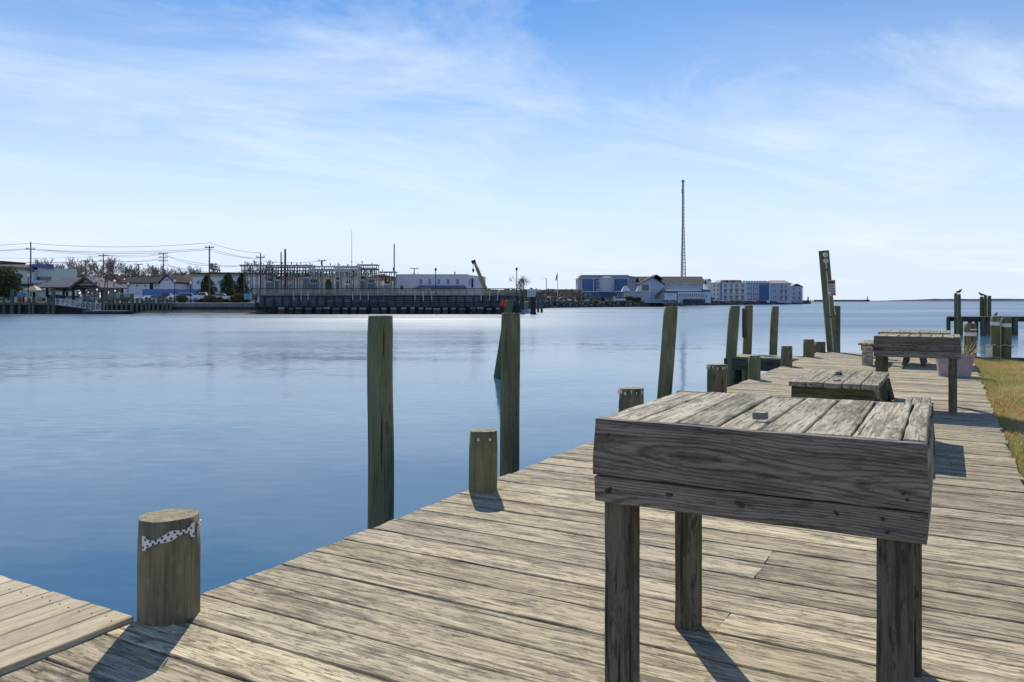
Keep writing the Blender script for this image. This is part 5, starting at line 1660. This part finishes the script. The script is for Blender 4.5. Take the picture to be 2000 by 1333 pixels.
car(368, 166, 'suv', 0.35, W_, 'white wagon parked behind the concrete seawall left of the pickup', 1.25)
car(398, 168, 'pickup', 3.3, (0.72, 0.73, 0.78), 'pale pickup truck between two white cars', 1.3)
car(434, 164, 'sedan', 0.25, (0.78, 0.79, 0.83), 'white hatchback at the right end of the parked row', 1.35)
car(346, 163, 'sedan', 1.2, S_, 'silver car nosing in beside the lamp post', 1.1)
car(325, 166, 'pickup', 0.1, (0.12, 0.02, 0.03), 'dark red truck behind the bulkhead pilings', 1.1)
car(296, 163, 'sedan', 1.3, (0.55, 0.58, 0.65), 'pale grey sedan left of the dark red truck')
car(272, 163, 'sedan', 1.75, (0.35, 0.40, 0.50), 'blue grey sedan behind the tall green piling')
car(244, 165, 'suv', 1.5, (0.05, 0.08, 0.09), 'dark suv right of the lamp post by the pavilion')
car(230, 163, 'van', 1.55, (0.14, 0.22, 0.25), 'dark teal van behind the bulkhead pilings')
car(130, 168, 'sedan', 0.1, (0.10, 0.12, 0.30), 'dark blue sedan under the pavilion roof')
car(150, 167, 'sedan', 0.3, (0.60, 0.62, 0.68), 'silver sedan under the pavilion gable')
car(178, 165, 'suv', 1.4, (0.6, 0.6, 0.62), 'pale suv below the right side of the pavilion gable')
car(112, 171, 'suv', 0.2, (0.03, 0.03, 0.04), 'black suv beside the beige canopies')
car(525, 170, 'sedan', 0.0, (0.6, 0.6, 0.65), 'silver sedan under the left part of the boardwalk', 1.0)
car(1103, 300, 'suv', 0.4, W_, 'white suv among the shrubs near the flagpole', 1.0)
car(1078, 298, 'van', 1.0, (0.6, 0.62, 0.66), 'pale van parked left of the flagpole', 1.0)
car(1124, 305, 'sedan', 0.2, (0.25, 0.28, 0.33), 'grey sedan near the blue building corner', 1.0)
car(1143, 312, 'suv', 0.3, (0.62, 0.63, 0.66), 'silver suv before the blue building', 1.0)
car(1210, 318, 'van', 0.2, (0.75, 0.75, 0.78), 'white van at the right foot of the blue building', 1.0)

# ---- right-hand shore: rocks, shrubs, low tan building
rk = MB()
rnd = random.Random(41)
poly = [(1052, 262), (1065, 280), (1250, 330), (1400, 440), (1568, 605), (1580, 640)]
pw = [cw(FX(a, b), b) for a, b in poly]
for k in range(1500):
    i = rnd.choices(range(5), weights=[(pw[j + 1] - pw[j]).length for j in range(5)])[0]
    p = pw[i].lerp(pw[i + 1], rnd.random())
    out = cw(0, -1, 0)
    dd = rnd.random()
    p = p + out * dd * 3.5
    z = 1.0 - dd * 2.4
    s = rnd.uniform(0.45, 1.0)
    rk.blob((p.x, p.y, z), s, s * 0.8, s * 0.7, 5, 4, 0 if rnd.random() < 0.82 else 1, 0.3, k)
o = struct(rk.build('rock_revetment', [M['rock'], M['concdark']]), 'stuff')
o['label'] = 'dark rock revetment along the right hand shore'
f = Far('tan_building', 'low tan building with flat pale roof left of the blue building', 'building', 1100, 335, 0.95)
f.box('wall', M['offw'], 1070, 1128, 569, 590, 0, 10)
f.box('roof_fascia', M['tan'], 1067, 1130, 565.5, 569, -1.2, 10.5)
for k in range(6):
    f.box('shopfront', M['glass'], 1073 + k * 9, 1080 + k * 9, 572, 584, -0.1, 0.05)
rnd = random.Random(61)
for i in range(26):
    px = 1062 + 238 * (i + rnd.uniform(0.1, 0.9)) / 26
    Yq_ = 287 + max(0, px - 1065) * 0.24 + rnd.uniform(0, 6)
    evergreen(px, Yq_, 590, rnd.uniform(578, 586), rnd.uniform(8, 18), nth(i) + ' low shrub from the left above the rock revetment', 400 + i, 'ball', M['shrub'] if i % 3 else M['ever'], 'shrubs above the rock revetment', 'shrub', 'shrub', 350)
for i, px in enumerate(range(1075, 1215, 12)):
    Yq_ = 284 + (px - 1065) * 0.26
    f = Far('mooring_pole', nth(i) + ' thin grey pole from the left along the rock revetment', 'pole', px, Yq_, 0.2, 'thin poles along the rock revetment')
    MB().tube([(0, 0, -1), (0, 0, f.z(rnd.uniform(580, 586)))], 0.12, 6).build('pole', M['galv'], f.o)
    MB().tube([(0, 0, f.z(587)), (0.9, 0, f.z(587))], 0.06, 5).build('cross_bar', M['galv'], f.o)

# blue apartment building
f = Far('blue_building', 'dark blue apartment block with pale rounded bay left of the marina', 'building', 1185, 350, 0.95)
f.box('wall', M['blue'], 1136, 1227, 544.5, 590, 0, 16)
f.box('parapet', M['midblue'], 1135, 1228, 537.5, 543.5, -0.3, 16.3)
f.box('white_band', M['white'], 1135, 1228, 543.5, 544.7, -0.35, 0.4)
f.box('white_band', M['white'], 1135, 1228, 569.3, 570.8, -0.35, 0.4)
for px in (1136.2, 1159, 1226.5):
    f.box('corner_trim', M['white'], px - 0.5, px + 0.5, 544.7, 569.3, -0.32, 0.1)
X0, X1 = f.x(1170), f.x(1200)
nseg = 10
bay = MB()
for z in (f.z(571), f.z(543)):
    for k in range(nseg + 1):
        a = math.pi * k / nseg
        bay.v.append(((X0 + X1) / 2 - (X1 - X0) / 2 * math.cos(a), -2.6 * math.sin(a), z))
for k in range(nseg):
    bay.f.append((k, k + 1, nseg + 2 + k, nseg + 1 + k))
bay.f += [tuple(range(nseg, -1, -1)), tuple(range(nseg + 1, 2 * nseg + 2))]
bay.m = [0] * len(bay.f)
bo = bay.build('bay', M['paleblue'], f.o)
MB().add([(X0 - 0.5, -0.2, f.z(543)), (X1 + 0.5, -0.2, f.z(543)), ((X0 + X1) / 2 + 2, -3.0, f.z(543)), ((X0 + X1) / 2 - 2, -3.0, f.z(543)), ((X0 + X1) / 2, -0.3, f.z(539.5))],
         [(0, 3, 4), (3, 2, 4), (2, 1, 4), (1, 0, 4), (0, 1, 2, 3)]).build('bay_roof', M['rooftan'], bo)
for yy in (548, 556, 563.5):
    f.window(1165, 1169.5, yy, yy + 4.5, 0)
f.box('wall', M['paleblue'], 1129.5, 1135.6, 545, 590, 1.5, 14)
f.poly('roof', M['rooftan'], [(1128, 545), (1136, 545), (1136, 538.5)], 1.0, 14)
f.box('wall', M['paleblue'], 1227.6, 1249, 545, 590, 1.0, 14)
f.poly('roof', M['rooftan'], [(1227.3, 545), (1251, 545), (1246, 541), (1227.3, 539)], 0.5, 14)
for px in (1231, 1236, 1242):
    f.window(px - 1.5, px + 1.5, 548, 553, 1.0)
for px in (1144, 1152, 1208, 1216):
    f.window(px - 2, px + 2, 574, 579, 0)

# marina restaurant
f = Far('marina_building', 'two storey grey blue marina building with long taupe roof', 'building', 1310, 338, 0.95)
f.gable('roof', M['roofgrey'], 1250, 1379, 539.5, 554.5, 0, 15, 0.8)
f.box('wall', M['greyblue'], 1252, 1374, 554, 592, 0.1, 14)
f.poly('gable_end', M['blue'], [(1373.5, 555), (1380.5, 555), (1377, 545)], -1.0, -0.7)
gl_ = f.poly('gable_wall', M['greyblue'], [(1248, 592), (1292, 592), (1292, 554.5), (1270, 543.5), (1248, 554.5)], -4, 0.0)
f.frontgable('gable_roof', M['roofgrey'], 1245, 1295, 541.5, 555, -4.6, 6, 0.4)
f.frontgable('small_gable_roof', M['roofgrey'], 1270, 1294, 536.5, 545, -1, 9, 0.4)
f.box('porch_opening', M['railwood'], 1250.5, 1264, 557, 568, -4.15, -3.9)
f.box('porch_post', M['white'], 1264.3, 1266, 555, 580, -4.2, -4.0)
f.box('white_eave', M['white'], 1294, 1378, 554.8, 556, -0.9, 0)
for k in range(6):
    px = 1302 + k * 12
    f.window(px, px + 9.5, 557, 564, 0.1, gl=M['paleglass'])
f.box('balcony_face', M['lav'], 1298, 1370, 564.8, 569.2, -1.6, -0.2)
f.box('balcony_shade', M['roofbrown'], 1298, 1370, 569.3, 570.2, -1.5, 0.0)
f.poly('lower_roof', M['roofblue'], [(1369, 570.5), (1386, 570.5), (1383, 567), (1369, 565.5)], -3, 0)
f.box('lower_wall', M['lav'], 1322, 1385.5, 570.8, 592, -2.5, 0)
for k in range(6):
    for j in range(2):
        px = 1324.5 + k * 8.3 + j * 4.2
        f.window(px - 1.3, px + 1.7, 574, 580.5, -2.5)
for px in (1373.5, 1377.5):
    f.window(px - 1.2, px + 1.4, 576.5, 582, -2.5)
f.box('lower_wing', M['greyblue'], 1216, 1266, 570.5, 592, -6, -4.1)
f.box('wing_eave', M['white'], 1214, 1267, 569.4, 570.5, -6.4, -4.1)
for px in (1222.5, 1243):
    f.box('wing_post', M['white'], px - 0.6, px + 0.6, 570.6, 582, -6.2, -6.02)
for k in range(4):
    f.box('wing_door', M['white'], 1221 + k * 4.4, 1224 + k * 4.4, 583.5, 590, -6.2, -6.02)
stt = MB()
for k in range(12):
    px = 1276 + k * 1.25
    stt.box(f.x(px), f.x(px + 1.4), -6.0, -4.2, f.z(582.5 - k * 1.15), f.z(581.7 - k * 1.15))
stt.beam((f.x(1275), -6, f.z(579)), (f.x(1291), -6, f.z(564)), 0.3)
stt.build('outside_stair', M['darkred'], f.o)
f.box('door', M['lav'], 1293.5, 1297.5, 558, 567, -0.1, 0.05)
for i, (a, b_, yp) in enumerate(((1214, 1232, 559), (1244, 1252.5, 559.5))):
    c = Far('peaked_tent', ('wide' if i == 0 else 'narrow') + ' white peaked tent on the marina roof terrace', 'tent', (a + b_) / 2, 330, FZ(569.4, 330))
    x0_, x1_ = c.x(a), c.x(b_)
    MB().add([(x0_, 0, 0), (x1_, 0, 0), (x1_, 3, 0), (x0_, 3, 0), (x0_ * 0.3, 1.0, c.z(yp)), (x1_ * 0.45, 1.0, c.z(yp)), (x1_ * 0.45, 2, c.z(yp)), (x0_ * 0.3, 2, c.z(yp))],
             [(0, 1, 5, 4), (1, 2, 6, 5), (2, 3, 7, 6), (3, 0, 4, 7), (4, 5, 6, 7), (3, 2, 1, 0)]).build('cover', M['offw'], c.o)
    MB().tube([(0, 1.5, c.z(yp)), (0, 1.5, c.z(yp) + 0.6)], 0.06, 5).build('finial', M['galv'], c.o)
f = Far('box_trailer', 'pale lavender box trailer parked before the marina building', 'trailer', 1310, 329, 0.95)
f.box('box', M['lav'], 1298, 1321.5, 573, 587, 0, 2.2)
f.box('marking', M['greyblue'], 1304, 1314, 575, 578, -0.05, -0.01)
f.box('chassis', M['black'], 1299, 1321, 587.2, 588.5, 0.1, 2.1)
for px in (1303, 1316):
    MB().tube([(f.x(px), -0.1, 0.35), (f.x(px), 0.2, 0.35)], 0.36, 10).build('wheel', M['tyre'], f.o)
f = Far('patio_fence', 'dark patio fence along the water before the marina windows', 'fence', 1352, 334, 0.95)
for k in range(18):
    f.box('picket_panel', M['black'], 1334 + k * 2.4, 1335.9 + k * 2.4, 584.5 + (k % 4 == 0), 592, 0, 0.15)
f.box('rail', M['steel'], 1333, 1378, 584, 585, -0.05, 0.0)
evergreen(1387, 420, 590, 580, 14, 'dark bush between the marina building and the condominiums', 500, 'ball', n=600)

# condominiums
def condo_balconies(f, a, b, rows, n, d, mat):
    for (y0_, y1_) in rows:
        o = f.box('balcony_slab', M['white'], a, b, y1_ - 0.7, y1_, d - 1.8, d + 0.1)
        f.box('balcony_rail', mat, a, b, y1_ - 4.0, y1_ - 3.4, d - 1.85, d - 1.7, o)
        for k in range(n + 1):
            px = a + (b - a) * k / n
            f.box('balcony_post', M['white'], px - 0.35, px + 0.35, y0_, y1_ - 0.7, d - 1.8, d - 1.6, o)
        for k in range(n):
            px = a + (b - a) * (k + 0.5) / n
            w_ = (b - a) / n * 0.3
            f.window(px - w_, px + w_, y0_ + 1.8, y1_ - 1.2, d, gl=M['glass'])
f = Far('condominium', 'pale condominium with stacked balconies and tan mansard roof', 'building', 1425, 500, 0.95, 'condominiums on the point')
f.box('wall', M['offw'], 1391, 1456.8, 552, 592, 0, 14)
for k, px in enumerate((1395, 1402)):
    for yy in (556, 564.5, 573, 581):
        f.window(px - 1.6, px + 1.6, yy, yy + 5, 0)
f.box('blue_strip', M['midblue'], 1405.5, 1410, 554, 586, -0.15, 0.02)
f.poly('roof', M['rooftan'], [(1404, 553), (1450, 553), (1446, 547.5), (1409, 547.5)], -1, 14)
f.box('roof_edge', M['white'], 1391, 1457, 552.8, 553.6, -1.2, 0)
condo_balconies(f, 1411, 1456, ((554, 563), (563, 576), (576, 588)), 4, 0, M['white'])
for px in (1419, 1431):
    f.box('dormer', M['roofbrown'], px - 2, px + 2, 548.5, 552.5, -1.25, -1.02)
f.box('side_wall', M['offw'], 1383.5, 1390.7, 549, 592, 2, 12)
f.poly('side_roof', M['rooftan'], [(1382, 549), (1392, 549), (1388, 545), (1384, 545)], 1.5, 12)
f = Far('condominium', 'deep blue middle condominium block with white corner trims', 'building', 1480, 520, 0.95, 'condominiums on the point')
f.box('wall', M['midblue'], 1457.2, 1502.8, 553, 592, 0, 14)
f.box('blue_panel', M['blue'], 1482, 1502, 557, 586, -0.3, 0.02)
f.box('parapet', M['paleblue'], 1457, 1503, 550.5, 553.5, -0.3, 14)
for px in (1469.5, 1481.6, 1502.3):
    f.box('corner_trim', M['white'], px - 0.4, px + 0.4, 553.6, 587, -0.4, 0.0)
for px in (1461, 1465.5, 1474, 1478):
    for yy in (556, 566, 577):
        f.window(px - 1.6, px + 1.6, yy, yy + 6, 0, gl=M['paleglass'])
f.box('base', M['lav'], 1457, 1503, 587, 592, -0.5, 0)
for k in range(9):
    f.box('roof_unit', M['steel'], 1455 + k * 5.3, 1457.5 + k * 5.3, 548.6, 550.6, 3, 5)
f = Far('condominium', 'pale blue condominium with tan hip roof right of the deep blue one', 'building', 1525, 540, 0.95, 'condominiums on the point')
f.box('wall', M['paleblue'], 1503.2, 1544.5, 553, 592, 0, 14)
f.hip('roof', M['rooftan'], 1502, 1546, 547.5, 554, -0.8, 14.5, 1508, 1539)
for px in (1507, 1511, 1514.5):
    for yy in (556, 567, 578):
        f.window(px - 1.1, px + 1.1, yy, yy + 5, 0)
condo_balconies(f, 1521, 1539, ((555, 564), (564, 577), (577, 588)), 2, 0, M['white'])
f.box('base', M['lav'], 1503, 1545, 587.5, 592, -0.5, 0)
f = Far('condominium', 'narrow end condominium with gabled roof at the tip of the point', 'building', 1556, 575, 0.95, 'condominiums on the point')
f.box('wall', M['greyblue'], 1545, 1567, 559.5, 592, 0, 14)
f.frontgable('roof', M['rooftan'], 1543.5, 1568.5, 554, 560, -0.8, 14.5, 0.6)
for px in (1550, 1561):
    for yy in (562, 571, 580):
        f.window(px - 2.2, px + 2.2, yy, yy + 5, 0)
condo_balconies(f, 1557, 1566.5, ((560, 569), (569, 579), (579, 589)), 1, 0, M['white'])

# radio mast
f = Far('radio_mast', 'tall steel lattice radio mast rising behind the marina roof', 'mast', 1334, 400, 0.95)
Ht = f.z(355)
wb_, wt_ = 6.0 / F * 400, 2.6 / F * 400
cs = [(math.cos(R(a)), math.sin(R(a))) for a in (210, 330, 90)]
for c_, s_ in cs:
    MB().tube([(c_ * wb_, s_ * wb_, 0), (c_ * wb_ * 0.75, s_ * wb_ * 0.75, Ht * 0.3), (c_ * wt_ * 0.8, s_ * wt_ * 0.8, Ht * 0.65), (c_ * wt_ * 0.7, s_ * wt_ * 0.7, Ht)], [0.26, 0.22, 0.18, 0.15], 5).build('leg', M['mast'], f.o)
br = MB()
nl = 34
def mw(t_):
    if t_ < 0.3: return wb_ * (1 - 0.25 * t_ / 0.3)
    if t_ < 0.65: return wb_ * 0.75 + (wt_ * 0.8 - wb_ * 0.75) * (t_ - 0.3) / 0.35
    return wt_ * (0.8 - 0.1 * (t_ - 0.65) / 0.35)
for k in range(nl):
    t0, t1 = k / nl, (k + 1) / nl
    for i in range(3):
        a, b_ = cs[i], cs[(i + 1) % 3]
        w0, w1 = mw(t0), mw(t1)
        pa_ = (a[0] * w0, a[1] * w0, t0 * Ht); pb_ = (b_[0] * w0, b_[1] * w0, t0 * Ht); pc_ = (b_[0] * w1, b_[1] * w1, t1 * Ht)
        br.beam(pa_, pb_, 0.19)
        br.beam(pa_, pc_, 0.13)
br.build('lattice', M['mast'], f.o)
MB().box(-0.7, 0.7, -0.5, 0.5, Ht, Ht + 0.6).build('beacon', M['darkred'], f.o)
MB().tube([(0, 0, Ht + 0.6), (0, 0, Ht + 2.2)], 0.06, 5).build('spike', M['steel'], f.o)
MB().tube([(-wt_ * 1.0, 0, Ht * 0.9), (-wt_ * 1.0, 0, Ht * 0.935)], 0.1, 5).build('antenna', M['steel'], f.o)

# breakwater and outer marker
f = Far('breakwater', 'long low timber breakwater running out from the point', 'breakwater', 1640, 760, WZ)
f.box('wall', M['wet'], 1590, 1690, 586.4, 589.4, 0, 0.5)
for k in range(34):
    px = 1576 + k * 3.4
    f.box('pile', M['rock'], px - 0.5, px + 0.5, 585.4 + (k % 2) * 0.4, 591.5 if px < 1605 else 590, -0.4, -0.1)
f = Far('dock_piling', 'dark piling at the tip of the point', 'piling', 1578.5, 640, WZ)
f.box('pile', M['rock'], 1577.6, 1579.6, 580.5, 594, 0, 0.6)
f.box('cap', M['rock'], 1577.2, 1580, 580, 580.6, -0.1, 0.7)
f = Far('outer_marker', 'thin channel marker at the outer end of the breakwater', 'channel marker', 1694, 800, WZ)
MB().tube([(0, 0, -1), (0, 0, f.z(579))], 0.25, 6).build('pole', M['rock'], f.o)
f.box('base', M['darkred'], 1690.5, 1698, 585.5, 589.5, -0.5, 1)
f.box('board', M['rock'], 1692.8, 1695.2, 581.5, 584, -0.4, -0.3)
